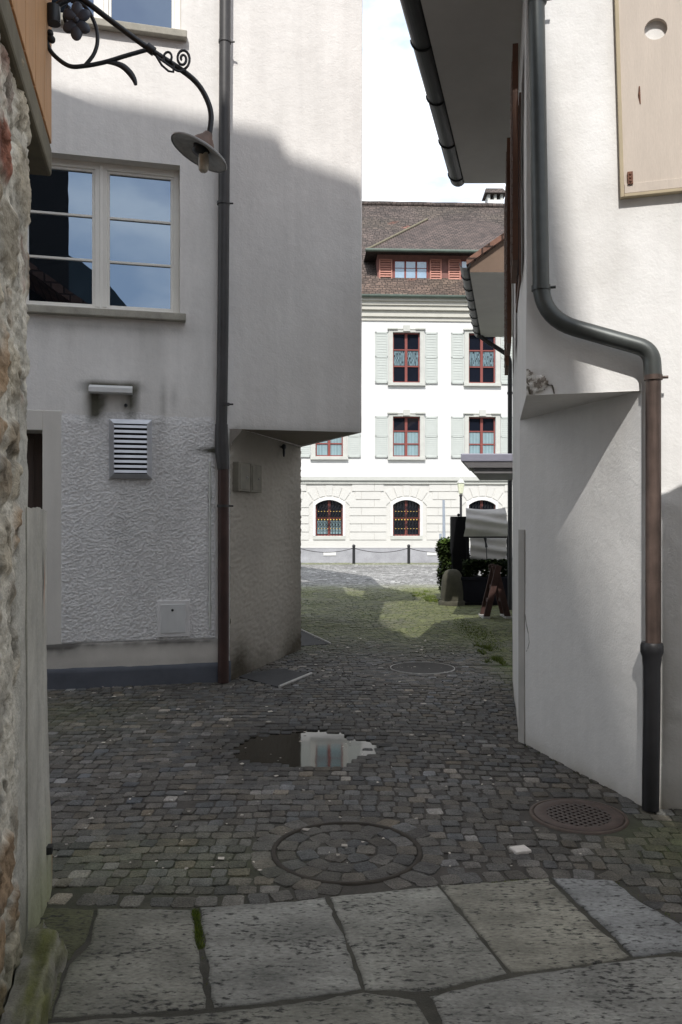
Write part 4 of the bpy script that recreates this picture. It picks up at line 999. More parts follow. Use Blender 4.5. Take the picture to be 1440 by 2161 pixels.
mb = MB(); mb.box(FA, 5.6, 6.45, 3.28, 4.6, -.02, .012); wn = mb.build('window', M['shutter_brown'], rh)
mb = MB(); mb.box(FA, 5.66, 6.39, 3.34, 4.54, .012, .016); mb.build('pane', M['glassdark'], wn)
# beige shutter on the sunny wall
hx = .62
def FH(s, z, off): return FR(*( (lambda a: (a[0], a[1]))((pR(1312, 418)[0]+s-.035*(z-pR(1312, 418)[1])/1.3, z)) ), off)
zb = pR(1312, 418)[1]
hole = pR(1383, 69); hs = hole[0]-pR(1312, 418)[0]+.035*(hole[1]-zb)/1.3; hz_ = hole[1]; hr = .058
mb = MB(); s1_, z1_ = .60, 1.75; o0, o1 = .008, .036
NS = 32; ringo, ringi = [], []
corners = [(0, 0), (s1_, 0), (s1_, z1_), (0, z1_)]
def sqpt(a):
    dx, dz = math.cos(a), math.sin(a); best = 1e9
    for (lim, comp, cen) in ((0, dx, hs), (s1_, dx, hs)):
        if abs(comp) > 1e-9:
            q = (lim-cen)/comp
            if q > 0: best = min(best, q)
    for lim in (0, z1_):
        if abs(dz) > 1e-9:
            q = (lim-(hz_-zb))/dz
            if q > 0: best = min(best, q)
    return hs+dx*best, hz_-zb+dz*best
angs = sorted([2*math.pi*k/NS for k in range(NS)]+[math.atan2(c[1]-(hz_-zb), c[0]-hs) % (2*math.pi) for c in corners])
po = [sqpt(a) for a in angs]; pi_ = [(hs+hr*math.cos(a), hz_-zb+hr*1.03*math.sin(a)) for a in angs]; n_ = len(angs)
vs = [FH(a, zb+b, o1) for a, b in po]+[FH(a, zb+b, o1) for a, b in pi_]+[FH(a, zb+b, o0) for a, b in pi_]+[FH(a, zb+b, o0) for a, b in po]
mb.add(vs, [(k+r_*n_, (k+1) % n_+r_*n_, (k+1) % n_+((r_+1) % 4)*n_, k+((r_+1) % 4)*n_) for r_ in range(4) for k in range(n_)])
sh = mb.build('shutter', M['shutter_beige'], rh); sh['label'] = 'beige board shutter with a round hole'
mb = MB(); mb.box(FH, -.008, .012, zb-.012, zb+z1_, .004, .046); mb.box(FH, .012, s1_, zb-.012, zb+.006, .004, .046); mb.build('edge_moulding', M['shutter_edge'], sh, .003)
mb = MB(); mb.box(FH, .014, s1_, zb+.008, zb+.062, .0355, .042); mb.build('bottom_rail', M['shutter_beige'], sh, .002)
mb = MB(); mb.box(FH, .030, .058, zb+.055, zb+.125, .036, .052)
for q in (.07, .09, .11): mb.ball(FH(.044, zb+q, .052), .007)
mb.build('hinge', M['rust'], sh, .003)
mb = MB(); mb.tube([FH(.105, zb+.60, .0365), FH(.103, zb+.55, .038), FH(.107, zb+.50, .0365)], [.004, .007, .003], 6); mb.build('knot', M['rust'], sh)
# downpipe of the right house
t = thing('downpipe', 'bent slate and copper downpipe with black cast iron foot on the white house', 'downpipe', FR(1.755, 0, .07))
def RP(px, py, off=.075): X, z = pR(px, py, off); return FR(X, z, off)
mb = MB(); up_ = tpath([RP(1132, -60), RP(1137, 300), RP(1143, 672), RP(1349, 744), RP(1380, 800, .075)], 8, .17)
up_ = tpath([RP(1131, -60), RP(1143, 672), RP(1375, 738), RP(1379, 800)], 9, .20)
mb.tube(up_, .0475, 18); mb.build('upper_pipe', M['pipe_slate'], t)
mb = MB(); mb.tube([RP(1379, 792), RP(1379, 1090), RP(1379, 1362)], .041, 18); mb.build('copper_pipe', M['copper'], t)
mb = MB(); a, b = Vector(RP(1379, 1225)), Vector(RP(1379, 1228)); mb.tube([a, b], .0425, 18); mb.build('pipe_seam', M['edge'], t).data.materials[0] = M['copper']
p = lambda y: Vector(RP(1376, y))
mb = MB(); mb.tube([p(1356), p(1362), p(1376), p(1386), p(1396), p(1408), p(1500), Vector(RP(1373, 1708))], [.055, .061, .061, .052, .050, .046, .0455, .0455], 18); mb.build('cast_iron_foot', M['castiron'], t)
for (px, py, rr, side) in ((1134, 2, .054, 1), (1142, 608, .054, 1), (1379, 797, .049, 1)):
    c = Vector(RP(px, py)); mb = MB(); ax = (Vector(RP(px, py+10))-c).normalized(); mb.tube([c-ax*.014, c+ax*.014], rr, 16); sd = Vector((1, mR, 0)).normalized(); mb.tube([c+sd*(rr-.005), c+sd*(rr+.028)], .0085, 8); mb.tube([c, c-nR*.08], .009, 6); mb.build('pipe_clip', M['copper'] if py > 700 else M['pipe_slate'], t)

# ================================================================== SECOND RIGHT HOUSE, farther down
def w2(Y): return Vector((2.43+.216*(Y-10.8), Y, 0))
def g2(Y): return Vector((1.735+.216*(Y-10.8), Y, 0))
h2 = thing('cafe_house', 'low house with deep eaves farther down on the right, behind the white corner house', 'house', (4.2, 12.6, 0))
mb = MB(); y0, y1 = 10.95, 14.45
mb.prism([(*w2(y0)[:2], 0), (*w2(y1)[:2], 0), (8, y1, 0), (8, y0, 0)], [(*w2(y0)[:2], 5.0), (*w2(y1)[:2], 5.0), (8, y1, 5.0), (8, y0, 5.0)]); mb.build('wall', M['plaster_r'], h2)
mb = MB(); mb.prism([(*g2(10.8)[:2], 4.96), (*g2(14.6)[:2], 4.96), (w2(14.6).x+.05, 14.6, 4.96), (w2(10.8).x+.05, 10.8, 4.96)], [(*g2(10.8)[:2], 5.0), (*g2(14.6)[:2], 5.0), (w2(14.6).x+.05, 14.6, 5.0), (w2(10.8).x+.05, 10.8, 5.0)]); mb.build('soffit', M['soffit'], h2)
mb = MB(); mb.poly([(g2(10.79).x, 10.79, 4.955), (8.0, 10.79, 4.955), (8.0, 10.79, 5.05+.7*(8.0-g2(10.8).x)), (g2(10.79).x, 10.79, 5.05)]); mb.build('gable_boards', M['brownboard'], h2)
mb = MB(); r2 = lambda X, Y, dz=0: (X, Y, 5.06+.70*(X-g2(Y).x)+dz)
mb.prism([r2(g2(10.72).x-.04, 10.72), r2(g2(14.65).x-.04, 14.65), r2(6.5, 14.65), r2(6.5, 10.72)], [r2(g2(10.72).x-.04, 10.72, .08), r2(g2(14.65).x-.04, 14.65, .08), r2(6.5, 14.65, .08), r2(6.5, 10.72, .08)]); rf = mb.build('roof', M['tiles'], h2)
mb = MB(); vs = []
ys = np.linspace(10.7, 14.7, 16); r = .075
for y in ys:
    c = g2(y)
    for k in range(11):
        a = math.pi+math.pi*k/10; vs.append((c.x-.06+r*math.cos(a), y, 5.05+r*math.sin(a)))
    for k in range(11):
        a = 2*math.pi-math.pi*k/10; vs.append((c.x-.06+(r-.008)*math.cos(a), y, 5.05+(r-.008)*math.sin(a)))
fs = [(i*22+k, i*22+(k+1) % 22, (i+1)*22+(k+1) % 22, (i+1)*22+k) for i in range(15) for k in range(22)]; fs += [tuple(range(22)), tuple(range(15*22, 16*22))[::-1]]
mb.add(vs, fs); gt2 = mb.build('gutter', M['gutter'], h2)
for y in np.linspace(11.2, 14.4, 7):
    c = g2(y); mb = MB(); mb.tube([(c.x-.06+r*1.06*math.cos(math.pi+math.pi*k/8), y, 5.05+r*1.06*math.sin(math.pi+math.pi*k/8)) for k in range(9)], .008, 6); mb.build('gutter_bracket', M['gutter'], gt2)
def F2(Y, z, off): p = w2(Y); return (p.x-.977*off, p.y+.211*off, z)
louvre(F2, 11.3, 11.85, 3.0, 4.3, .03, 20, h2, M['shutter_brown']); louvre(F2, 12.9, 13.45, 3.0, 4.3, .03, 20, h2, M['shutter_brown'])
mb = MB(); mb.box(F2, 11.9, 12.85, 3.0, 4.3, -.02, .015); wn = mb.build('window', M['shutter_brown'], h2); mb = MB(); mb.box(F2, 11.97, 12.78, 3.07, 4.23, .015, .02); mb.build('pane', M['glassdark'], wn)
t = thing('downpipe', 'thin black downpipe at the far corner of the cafe house', 'downpipe', (w2(14.35).x-.06, 14.4, 0))
mb = MB(); c = g2(14.5); pp = [(c.x-.05, 14.5, 4.98), (c.x+.1, 14.5, 4.86), (w2(14.5).x-.22, 14.5, 4.62), (w2(14.5).x-.17, 14.5, 4.5), (w2(14.5).x-.17, 14.5, 0)]
mb.tube(tpath(pp, 5, .1), .042, 10); mb.build('pipe', M['castiron'], t)
for z in (.9, 2.6, 3.9):
    mb = MB(); mb.tube([(w2(14.5).x-.17, 14.5, z), (w2(14.5).x-.17, 14.5, z+.04)], .052, 10); mb.tube([(w2(14.5).x-.17, 14.48, z+.02), (w2(14.4).x+.02, 14.4, z+.02)], .012, 6); mb.build('pipe_clip', M['castiron'], t)
# canopy
t = thing('door_canopy', 'flat lilac grey canopy sticking out over the cafe entrance', 'canopy', at(1030, 980, 11.6))
a0, a1 = at(970, 957, 11.5), at(1086, 1000, 11.5); zt = a0[2]
def FCn(x, z, o): return (x+.216*o, 11.5+o, z)
mb = MB(); mb.box(FCn, a0[0]+.02, 2.55, zt-.115, zt, 0, 2.2); mb.build('top_slab', M['awning'], t, .012)
mb = MB(); mb.prism([FCn(a0[0]+.13, zt-.20, .03), FCn(2.55, zt-.20, .03), FCn(2.55, zt-.20, 2.1), FCn(a0[0]+.13, zt-.20, 2.1)], [FCn(a0[0]+.05, zt-.115, .015), FCn(2.55, zt-.115, .015), FCn(2.55, zt-.115, 2.15), FCn(a0[0]+.05, zt-.115, 2.15)]); mb.build('lower_tier', M['awning_d'], t)
mb = MB(); mb.box(FCn, a0[0]+.2, 2.55, zt-.285, zt-.20, .08, 2.0); mb.build('underside_tray', M['awning_d'], t, .01)
# terrace things
Yb = 15.3
t = thing('stone_bollard', 'squat round topped mossy stone bollard beside the ivy hedge', 'bollard', (*ground(955, 1276), 0))
bx0, by0 = ground(955, 1276)
mb = MB(); mb.lathe([(.225, -.02), (.225, .25), (.205, .45), (.185, .56), (.14, .64), (.08, .675), (.001, .685)], T_(bx0, by0), 20, None, False); mb.build('post', M['bollardstone'], t)
mb = MB(); mb.lathe([(.27, -.02), (.27, .06), (.23, .09)], T_(bx0, by0), 20, None, False); mb.build('base', M['bollardstone'], t)
t = thing('planter_box', 'dark rectangular planter box with low plants behind the wooden trestle', 'planter', (2.85, 15.45, 0))
mb = MB(); root_box(mb, 2.30, 3.36, 15.25, 15.7, .06, .52); root_box(mb, 2.28, 3.38, 15.23, 15.72, .47, .535); mb.build('box', M['navy'], t, .01)
mb = MB(); root_box(mb, 1.92, 3.5, 15.20, 15.85, -.02, .055); tag(mb.build('timber_kerb', M['blackwood'], None, .01), 'low dark timber kerb under the planter and bollard', 'kerb')
def leaves(mb, box, n, s, seedc=((1, 1, 1),)):
    x0, x1, y0_, y1_, z0, z1 = box
    for _ in range(n):
        x, y, z = random.uniform(x0, x1), random.uniform(y0_, y1_), random.uniform(z0, z1)
        # keep near the shell of a lumpy mass
        q = float(vn(x*5, y*5, z*5, 3))
        if q < .33: continue
        a, b = random.uniform(0, 6.28), random.uniform(-1, 1); e1 = Vector((math.cos(a), math.sin(a), b)).normalized()*s*random.uniform(.6, 1.2); e2 = Vector((-math.sin(a), math.cos(a), random.uniform(-.6, .6))).normalized()*s*.6
        p = Vector((x, y, z)); c = random.choice(seedc)
        mb.add([p-e1, p+e2, p+e1, p-e2], [(0, 1, 2, 3)], c)
mb = MB(); leaves(mb, (2.34, 3.32, 15.28, 15.68, .48, .86), 3200, .04, ((.5, .5, .5), (.9, .9, .8), (.35, .4, .3))); mb.build('foliage', M['hedge'], t)
hg = thing('ivy_hedge', 'dark rounded ivy hedge with sunlight painted on its top behind the stone bollard', 'hedge', (2.35, 16.2, 0))
mb = MB()
for (cx, cy, cz, rx, ry, rz, n_) in ((2.22, 16.3, .55, .26, .45, .62, 3200), (2.16, 16.5, 1.02, .2, .3, .25, 1300), (2.45, 16.2, .5, .3, .4, .55, 2200)):
    for _ in range(n_):
        v = Vector((random.gauss(0, 1), random.gauss(0, 1), random.gauss(0, 1))).normalized()*random.uniform(.5, 1.04); p = Vector((cx+v.x*rx, cy+v.y*ry, max(.02, cz+v.z*rz)))
        a = random.uniform(0, 6.28); e1 = Vector((math.cos(a), math.sin(a), random.uniform(-1, .4)))*.036; e2 = Vector((-math.sin(a), math.cos(a), random.uniform(-.5, .5)))*.026
        lit = 1; g = random.uniform(.6, 1.3)*(1 if v.z < .55 or cz < .9 else 3.5); mb.add([p-e1, p+e2, p+e1, p-e2], [(0, 1, 2, 3)], (g, g, g*.8))  # topmost leaves coloured paler, standing for sun on the hedge
mb.build('foliage', M['hedge'], hg)
mb = MB()
for k in range(5): x = 2.1+.1*k; mb.tube([(x, 16.3, 0), (x+random.uniform(-.06, .06), 16.3, .5), (x+random.uniform(-.1, .1), 16.35, .95)], [.02, .014, .006], 6)
mb.build('stems', M['stem'], hg)
# dark menu pillar
t = thing('notice_pillar', 'tall narrow black box pillar left of the pale canvas', 'pillar', (2.3, 15.8, 0))
mb = MB(); xa, xb = at(955, 0, 15.8)[0], at(985, 0, 15.8)[0]; ztp = at(0, 1090, 15.8)[2]
root_box(mb, xa, xb, 15.8, 16.05, .0, .95); root_box(mb, xa-.01, xb+.0, 15.79, 16.06, .95, ztp-.02); mb.build('case', M['blackwood'], t, .008)
mb = MB(); mb.ball(((xa+xb)/2, 15.92, ztp+.03), .03); root_box(mb, xa-.005, xb+.005, 15.785, 16.065, ztp-.02, ztp); mb.build('cap', M['blackwood'], t)
# canvas
cvs = thing('canvas_screen', 'pale grey canvas sheets hung on a black frame beside the black pillar', 'canvas', (2.9, 15.6, 0))
def sheetC(x0, x1, z0, z1, Y, sag, seed, tl=0, n=28, lim=.0):
    mb = MB(); vs = []
    for j in range(n+1):
        for i in range(n+1):
            s, q = i/n, j/n; x = x0+(x1-x0)*s+tl*(1-q)*(2*s-1); z = z0+(z1-z0)*q-.03*math.sin(math.pi*s)*(q > .5)*(2*q-1)
            y = Y-sag*math.sin(math.pi*q)**.8*(.8+.3*math.sin(math.pi*s))-.030*math.sin(q*17+1.3*s*3+seed)*(1-abs(2*q-1))**.5-.03*float(fbm(s*4, q*9, 0, seed))
            vs.append((x, y, z))
    mb.add(vs, [(j*(n+1)+i, j*(n+1)+i+1, (j+1)*(n+1)+i+1, (j+1)*(n+1)+i) for j in range(n) for i in range(n)], None, True); return mb
cx0, _, cz0 = at(980, 1132, 15.6); cx1, _, cz1 = at(1066, 1072, 15.6)
sheetC(cx0+.02, cx1-.01, cz0, cz1, 15.55, .16, 3, .04).build('upper_sheet', M['canvas'], cvs)
lx0, _, lz0 = at(992, 1196, 15.7); lx1, _, lz1 = at(1068, 1132, 15.7); sheetC(lx0, lx1, lz0, lz1, 15.7, .05, 8).build('lower_sheet', M['canvas'], cvs)
mb = MB()
for x in (at(988, 0, 15.65)[0], at(1073, 0, 15.65)[0]): mb.tube([(x, 15.68, 0), (x, 15.68, 1.45)], .03, 8)
mb.tube([(at(980, 0, 15.6)[0], 15.6, cz0-.01), (at(1070, 0, 15.6)[0], 15.6, cz0-.01)], .02, 8); mb.build('frame', M['blackwood'], cvs)
mb = MB(); a = Vector(at(1024, 1134, 15.4)); b = Vector(at(1027, 1155, 15.4)); mb.tube([a, (a+b)/2, b], [.035, .016, .028], 8); mb.tube([b, Vector(at(1029, 1225, 15.35))], .010, 6); mb.build('crank', M['iron'], cvs)
# trestle
tr = thing('wooden_trestle', 'dark red brown folding wooden trestle sign standing by the downpipe', 'a-frame', (2.5, 13.35, 0))
topz = at(0, 1193, 13.3)[2]
def leg(p0, p1, wd, th):
    a, b = Vector(p0), Vector(p1); mb = MB(); ax = (b-a); side = Vector((ax.z, 0, -ax.x)).normalized()*wd/2; dep_ = Vector((0, th/2, 0))
    mb.prism([a-side-dep_, a+side-dep_, a+side+dep_, a-side+dep_], [b-side-dep_, b+side-dep_, b+side+dep_, b-side+dep_]); return mb
xl, xr, xt0, xt1 = at(1024, 0, 13.3)[0], at(1071, 0, 13.3)[0], at(1041, 0, 13.3)[0], at(1053, 0, 13.3)[0]
for (yy_) in (13.2, 13.55):
    leg((xl, yy_, 0), (xt1-.02, yy_, topz), .10, .04).build('leg', M['redwood'], tr, .006); leg((xr, yy_+.045, 0), (xt0+.02, yy_+.045, topz), .10, .04).build('leg', M['redwood'], tr, .006)
for (z, s) in ((.28, .6), (.50, .4)):
    mb = MB(); mb.box(lambda a, b, o: (a, 13.2+o, b), xl+(xt1-xl)*z/topz-.02, xl+(xt1-xl)*z/topz+.02, z-.03, z+.03, 0, .4); mb.build('rail', M['redwood'], tr)
    mb = MB(); mb.box(lambda a, b, o: (a, 13.245+o, b), xr+(xt0-xr)*z/topz-.02, xr+(xt0-xr)*z/topz+.02, z-.03, z+.03, 0, .4); mb.build('rail', M['redwood'], tr)
for x in (xl, xr):
    mb = MB(); root_box(mb, x-.06, x+.06, 13.15, 13.62, -.005, .03); mb.build('foot_pad', M['edge'], tr, .004)

# ================================================================== FAR BUILDING
mB, yB = .045, 31.0; nB = Vector((mB, -1, 0)).normalized()
def FB(X, z, off): return (X+off*nB.x, yB+mB*X+off*nB.y, z)
def zB(py): return EYE+(HZ-py)/F*yB
def xB(px): u = uu(px); return u*yB/(1-mB*u)
fb = thing('town_hall', 'long white building with grey green shutters and brown tiled roof across the square', 'building', (2, 33, 0))
XL, XR = -14.0, 20.0
cols_ = [xB(858)+2.965*k for k in range(-4, 5)]; cols_[3] = xB(694)+.02
vis = [k for k in range(len(cols_)) if -4.2 < cols_[k] < 9.2]
hw_, = (.53,)
rows_ = [(zB(963), zB(878)), (zB(806), zB(700))]
g0z, g1z = zB(1131), zB(1055)
holes = [(c-hw_, c+hw_, z0, z1) for c in cols_ for (z0, z1) in rows_]+[(c-hw_, c+hw_, g0z, g1z) for c in cols_]
mb = MB(); zs1 = zB(1014)
def wall_flat(mb, z0, z1, hs_):
    wall_grid(mb, FB, XL, XR, z0, z1, hs_, 3.0)
wall_flat(mb, zs1, zB(640), [h for h in holes if h[2] > zs1])
for h in holes:
    if h[2] > zs1: reveals(mb, FB, h, .16)
for (x, ) in ((XL,), (XR,)): mb.poly([FB(x, 0, 0), (x, 43, 0), (x, 43, 10), FB(x, 10, 0)])
mb.poly([(XL, 43, 0), (XR, 43, 0), (XR, 43, 10), (XL, 43, 10)])
mb.build('wall', M['white'], fb)
# ground floor, rusticated
mb = MB(); rise = .20
wall_flat(mb, 0, zs1, [h for h in holes if h[2] < zs1])
for h in holes:
    if h[2] > zs1: continue
    reveals(mb, FB, h, .2); c = (h[0]+h[1])/2; n_ = 12
    arc = [(c-hw_+2*hw_*i/n_, g1z-rise+rise*math.sin(math.pi*i/n_)**.75) for i in range(n_+1)]
    for i in range(n_):
        mb.add([FB(*arc[i], 0), FB(*arc[i+1], 0), FB(arc[i+1][0], g1z, 0), FB(arc[i][0], g1z, 0)], [(0, 1, 2, 3)]); mb.add([FB(*arc[i], 0), FB(*arc[i+1], 0), FB(*arc[i+1], -.2), FB(*arc[i], -.2)], [(0, 1, 2, 3)])
gfl = mb.build('ground_floor', M['rustic'], fb)
mb = MB(); zr = zB(1157); nrow = 8; dzr = (zB(1020)-zr)/nrow
for k in range(nrow):
    z0, z1 = zr+dzr*k+.014, zr+dzr*(k+1)-.014; edges = [XL]
    for c in cols_:
        m_ = .78 if z0 < g1z-.2 else (1.0 if z0 < g1z+.2 else .88)
        if z1 < g0z-.05: continue
        edges += [c-m_, c+m_]
    edges.append(XR)
    for i in range(0, len(edges), 2):
        a, b = edges[i], edges[i+1]; cut = [a, (a+b)/2+(.25 if k % 2 else -.25), b] if b-a > .8 else [a, b]
        for q in range(len(cut)-1): mb.box(FB, cut[q]+.007, cut[q+1]-.007, z0, z1, .002, .035)
for c in cols_:   # fanned stones over the arch
    for q in range(-3, 4):
        a = q*.26; w_ = .105
        def pt(s, r): return (c+math.sin(a+s)*r, g1z-.85+math.cos(a+s)*r)
        p4 = [pt(-w_, 1.02), pt(w_, 1.02), pt(w_*.9, 1.42), pt(-w_*.9, 1.42)]
        p4 = [(x, min(z, zB(1020)-.01)) for x, z in p4]
        mb.prism([FB(x, z, .002) for x, z in p4], [FB(x, z, .03) for x, z in p4])
mb.build('rusticated_blocks', M['rustic'], fb)
mb = MB(); mb.box(FB, XL, XR, zB(1021), zB(1014), .0, .07); mb.box(FB, XL, XR, zB(1014), zB(1006), .0, .14); mb.build('string_course', M['greystone'], fb)
mb = MB(); mb.box(FB, XL, XR, -.02, zB(1157), .004, .10); mb.build('plinth', M['plinth_far'], fb)
for px in (697, 915):
    mb = MB(); x = xB(px); mb.box(FB, x-.26, x+.22, zB(1172), zB(1165), .10, .125); mb.build('plaque', M['white'], fb)
# cornice, gutter
mb = MB()
for (y0_, y1_, o) in ((676, 668, .05), (668, 655, .12), (655, 646, .22), (646, 638, .28), (638, 631, .36)): mb.box(FB, XL-.2, XR+.2, zB(y0_), zB(y1_), -.02, o)
mb.build('cornice', M['cornice'], fb)
mb = MB(); mb.tube([FB(XL-.3, zB(629), .43), FB(XR+.3, zB(629), .43)], .075, 8); mb.build('gutter', M['greengutter'], fb)
# windows
def far_window(c, z0, z1, kind):
    mb = MB(); rec = .10; e = .05
    if kind == 'arch':
        mb.box(FB, c-hw_, c-hw_+e, z0, z1-.1, -rec-.04, -rec); mb.box(FB, c+hw_-e, c+hw_, z0, z1-.1, -rec-.04, -rec); mb.box(FB, c-.045, c+.045, z0, z1-.02, -rec-.04, -rec+.01)
        mb.box(FB, c-hw_, c+hw_, z0, z0+e, -rec-.04, -rec); mb.box(FB, c-hw_, c+hw_, (z0+z1)/2-.03, (z0+z1)/2+.03, -rec-.05, -rec-.005)
    else:
        for b in ((c-hw_, c-hw_+e, z0, z1), (c+hw_-e, c+hw_, z0, z1), (c-hw_, c+hw_, z0, z0+e), (c-hw_, c+hw_, z1-e, z1)): mb.box(FB, *b, -rec-.04, -rec)
        mb.box(FB, c-.05, c+.05, z0, z1, -rec-.04, -rec+.012)
        for q in ((.33, .66) if kind == 'upper' else (.32, .64)): mb.box(FB, c-hw_, c+hw_, z0+(z1-z0)*q-.025, z0+(z1-z0)*q+.025, -rec-.035, -rec+.004)
    wn = mb.build('window', M['redframe'], fb)
    g = MB(); g.poly([FB(c-hw_, z0, -rec-.03), FB(c+hw_, z0, -rec-.03), FB(c+hw_, z1, -rec-.03), FB(c-hw_, z1, -rec-.03)]); g.build('pane', M['glassdark'], wn)
    # curtains just inside the glass
    if kind == 'lower': rr = [(z0+.05, z0+(z1-z0)*.635)]
    elif kind == 'upper': rr = [(z0+(z1-z0)*.35, z0+(z1-z0)*.64)]
    else: rr = [(z0+.08, z0+(z1-z0)*.42)] if c < 0 else []
    for (a, b) in rr:
        n_ = 24
        for side in (-1, 1):
            g = MB()
            xa, xb_ = (c-hw_+e, c-.06) if side < 0 else (c+.06, c+hw_-e)
            for i in range(n_):
                x0_, x1_ = xa+(xb_-xa)*i/n_, xa+(xb_-xa)*(i+1)/n_
                sh_ = .75+.3*math.sin(i*1.9+side)+random.uniform(-.08, .08)
                zz0 = a if kind != 'upper' else a
                if kind == 'upper':
                    m_ = 7
                    for j in range(m_):
                        if random.random() < .12: continue
                        g.poly([FB(x0_, a+(b-a)*j/m_, -rec-.026), FB(x1_, a+(b-a)*j/m_, -rec-.026), FB(x1_, a+(b-a)*(j+1)/m_, -rec-.026), FB(x0_, a+(b-a)*(j+1)/m_, -rec-.026)], tuple(np.array((.62, .66, .70))*random.uniform(.25, 1)))
                else: g.poly([FB(x0_, zz0, -rec-.026), FB(x1_, zz0, -rec-.026), FB(x1_, b, -rec-.026), FB(x0_, b, -rec-.026)], (sh_, sh_, sh_))
            g.build('curtain', M['curtain'], wn)
    if kind == 'arch':
        g = MB(); o_ = -.05
        for k in range(9):
            x = c-hw_+.06+(2*hw_-.12)*k/8; top_ = z1-rise+rise*math.sin(math.pi*(x-c+hw_)/(2*hw_))**.75; g.tube([FB(x, z0, o_), FB(x, top_, o_)], .011, 4)
            g2_ = []
        for q in (.2, .45, .68): g.tube([FB(c-hw_, z0+(z1-z0)*q, o_), FB(c+hw_, z0+(z1-z0)*q, o_)], .010, 4)
        for k in range(8):
            x = c-hw_+.06+(2*hw_-.12)*(k+.5)/8
            for q in (.32, .57, .80):
                zz_ = z0+(z1-z0)*q; g.tube([FB(x, zz_-.11, o_), FB(x+.04, zz_, o_), FB(x, zz_+.11, o_), FB(x-.04, zz_, o_), FB(x, zz_-.11, o_)], .009, 4)
        g.build('grille', M['iron'], wn)
        g = MB()
        for k in range(8):
            x = c-hw_+.06+(2*hw_-.12)*(k+.5)/8; g.ball(FB(x, z0+(z1-z0)*.45, o_+.02), .027, None, 6)
            for q in (.20, .68): g.ball(FB(x, z0+(z1-z0)*q, o_+.02), .018, None, 6)
        g.build('gilt_knobs', M['gold'], wn)
        g = MB(); g.box(FB, c-hw_-.09, c+hw_+.09, z0-.14, z0-.01, -.15, .06); g.build('sill', M['greystone'], wn)
        g = MB(); n_ = 16
        pts = [(c-hw_-.0, z0), *[(c-hw_+2*hw_*i/n_, z1-rise+rise*math.sin(math.pi*i/n_)**.75) for i in range(n_+1)], (c+hw_, z0)]
        outp = [(c+(x-c)*1.17, z+(.10 if z > z0+.2 else 0)) for x, z in pts]
        for i in range(len(pts)-1): g.prism([FB(*pts[i], .0), FB(*pts[i+1], .0), FB(*outp[i+1], .0), FB(*outp[i], .0)], [FB(*pts[i], .055), FB(*pts[i+1], .055), FB(*outp[i+1], .055), FB(*outp[i], .055)])
        g.build('surround', M['white'], wn)
    else:
        g = MB(); s_ = .16
        g.box(FB, c-hw_-s_, c-hw_, z0-.02, z1, .002, .05); g.box(FB, c+hw_, c+hw_+s_, z0-.02, z1, .002, .05); g.box(FB, c-hw_-s_, c+hw_+s_, z1, z1+.10, .002, .05)
        g.build('surround', M['greystone'], wn)
        g = MB(); g.box(FB, c-hw_-s_-.05, c-hw_+.18, z1+.10, z1+.155, .002, .11); g.box(FB, c+hw_-.18, c+hw_+s_+.05, z1+.10, z1+.155, .002, .11); g.box(FB, c-.13, c+.13, z1+.02, z1+.25, .05, .13); g.box(FB, c-hw_+.18, c+hw_-.18, z1+.10, z1+.14, .002, .07); g.build('keystone_moulding', M['greystone'], wn)
        g = MB(); g.box(FB, c-hw_-s_-.04, c+hw_+s_+.04, z0-.13, z0-.02, -.15, .12); g.build('sill', M['greystone'], wn)
        for sd in (-1, 1):
            a = c+sd*(hw_+s_+.03); b = a+sd*.50; a, b = min(a, b), max(a, b); e2 = .05
            g = MB()
            for q in ((a, a+e2, z0-.04, z1), (b-e2, b, z0-.04, z1), (a, b, z0-.04, z0+.03), (a, b, z1-.07, z1), (a, b, (z0+z1)/2-.03, (z0+z1)/2+.03)): g.box(FB, *q, .02, .06)
            for k in range(18):
                z = z0+.03+(z1-z0-.1)*(k+.5)/18; g.prism([FB(a+e2, z-.05, .046), FB(b-e2, z-.05, .046), FB(b-e2, z+.05, .034), FB(a+e2, z+.05, .034)], [FB(a+e2, z-.05, .05), FB(b-e2, z-.05, .05), FB(b-e2, z+.052, .038), FB(a+e2, z+.052, .038)])
            g.build('shutter', M['shutter_pale'], fb)
M['curtain'] = mat('blue_white_curtain', (.30, .43, .47), .8, .1, 5)
for k in vis:
    c = cols_[k]
    far_window(c, *rows_[0], 'lower'); far_window(c, *rows_[1], 'upper' if k != 3 else 'lower'); far_window(c, g0z, g1z, 'arch')
# roof
ze = zB(627); sl = .98
def RB(X, t_, dz=0): return (X, yB+mB*X-.5+t_, ze+sl*t_+dz)
mb = MB(); XI = 8
xs = np.linspace(XL, XR, 120); ts = np.linspace(0, 5.85, 40); vs = []
cc = []
for t_ in ts:
    for x in xs:
        q = float(fbm(x*.7, t_*.7, 0, 151)); vs.append(RB(x, t_, .02*(float(fbm(x*1.3, t_*1.3, 0, 153))-.5)))
        c = .8+.5*q; orange = 1 if (float(vn(x*3.1, t_*3.1, 0, 155)) > .93) else 0
        low = float(sst(1.6, .2, t_)); moss_ = float(sst(.5, .7, fbm(x*.5, t_*.9, 0, 157)))*.3
        cc.append((c*(1+.35*low+1.2*orange), c*(1+.22*low+.2*orange+.1*moss_), c*(1+.1*low-.1*moss_)))
nx = len(xs); mb.add(vs, [(j*nx+i, j*nx+i+1, (j+1)*nx+i+1, (j+1)*nx+i) for j in range(len(ts)-1) for i in range(nx-1)], cc, True)
mb.poly([RB(XL, 5.85), RB(XR, 5.85), (XR, 44, 10.2), (XL, 44, 10.2)]); mb.poly([RB(XL, 0), RB(XL, 5.85), (XL, 44, 10.2)]); mb.poly([RB(XR, 0), RB(XR, 5.85), (XR, 44, 10.2)])
rf = mb.build('roof', M['tiles_far'], fb)
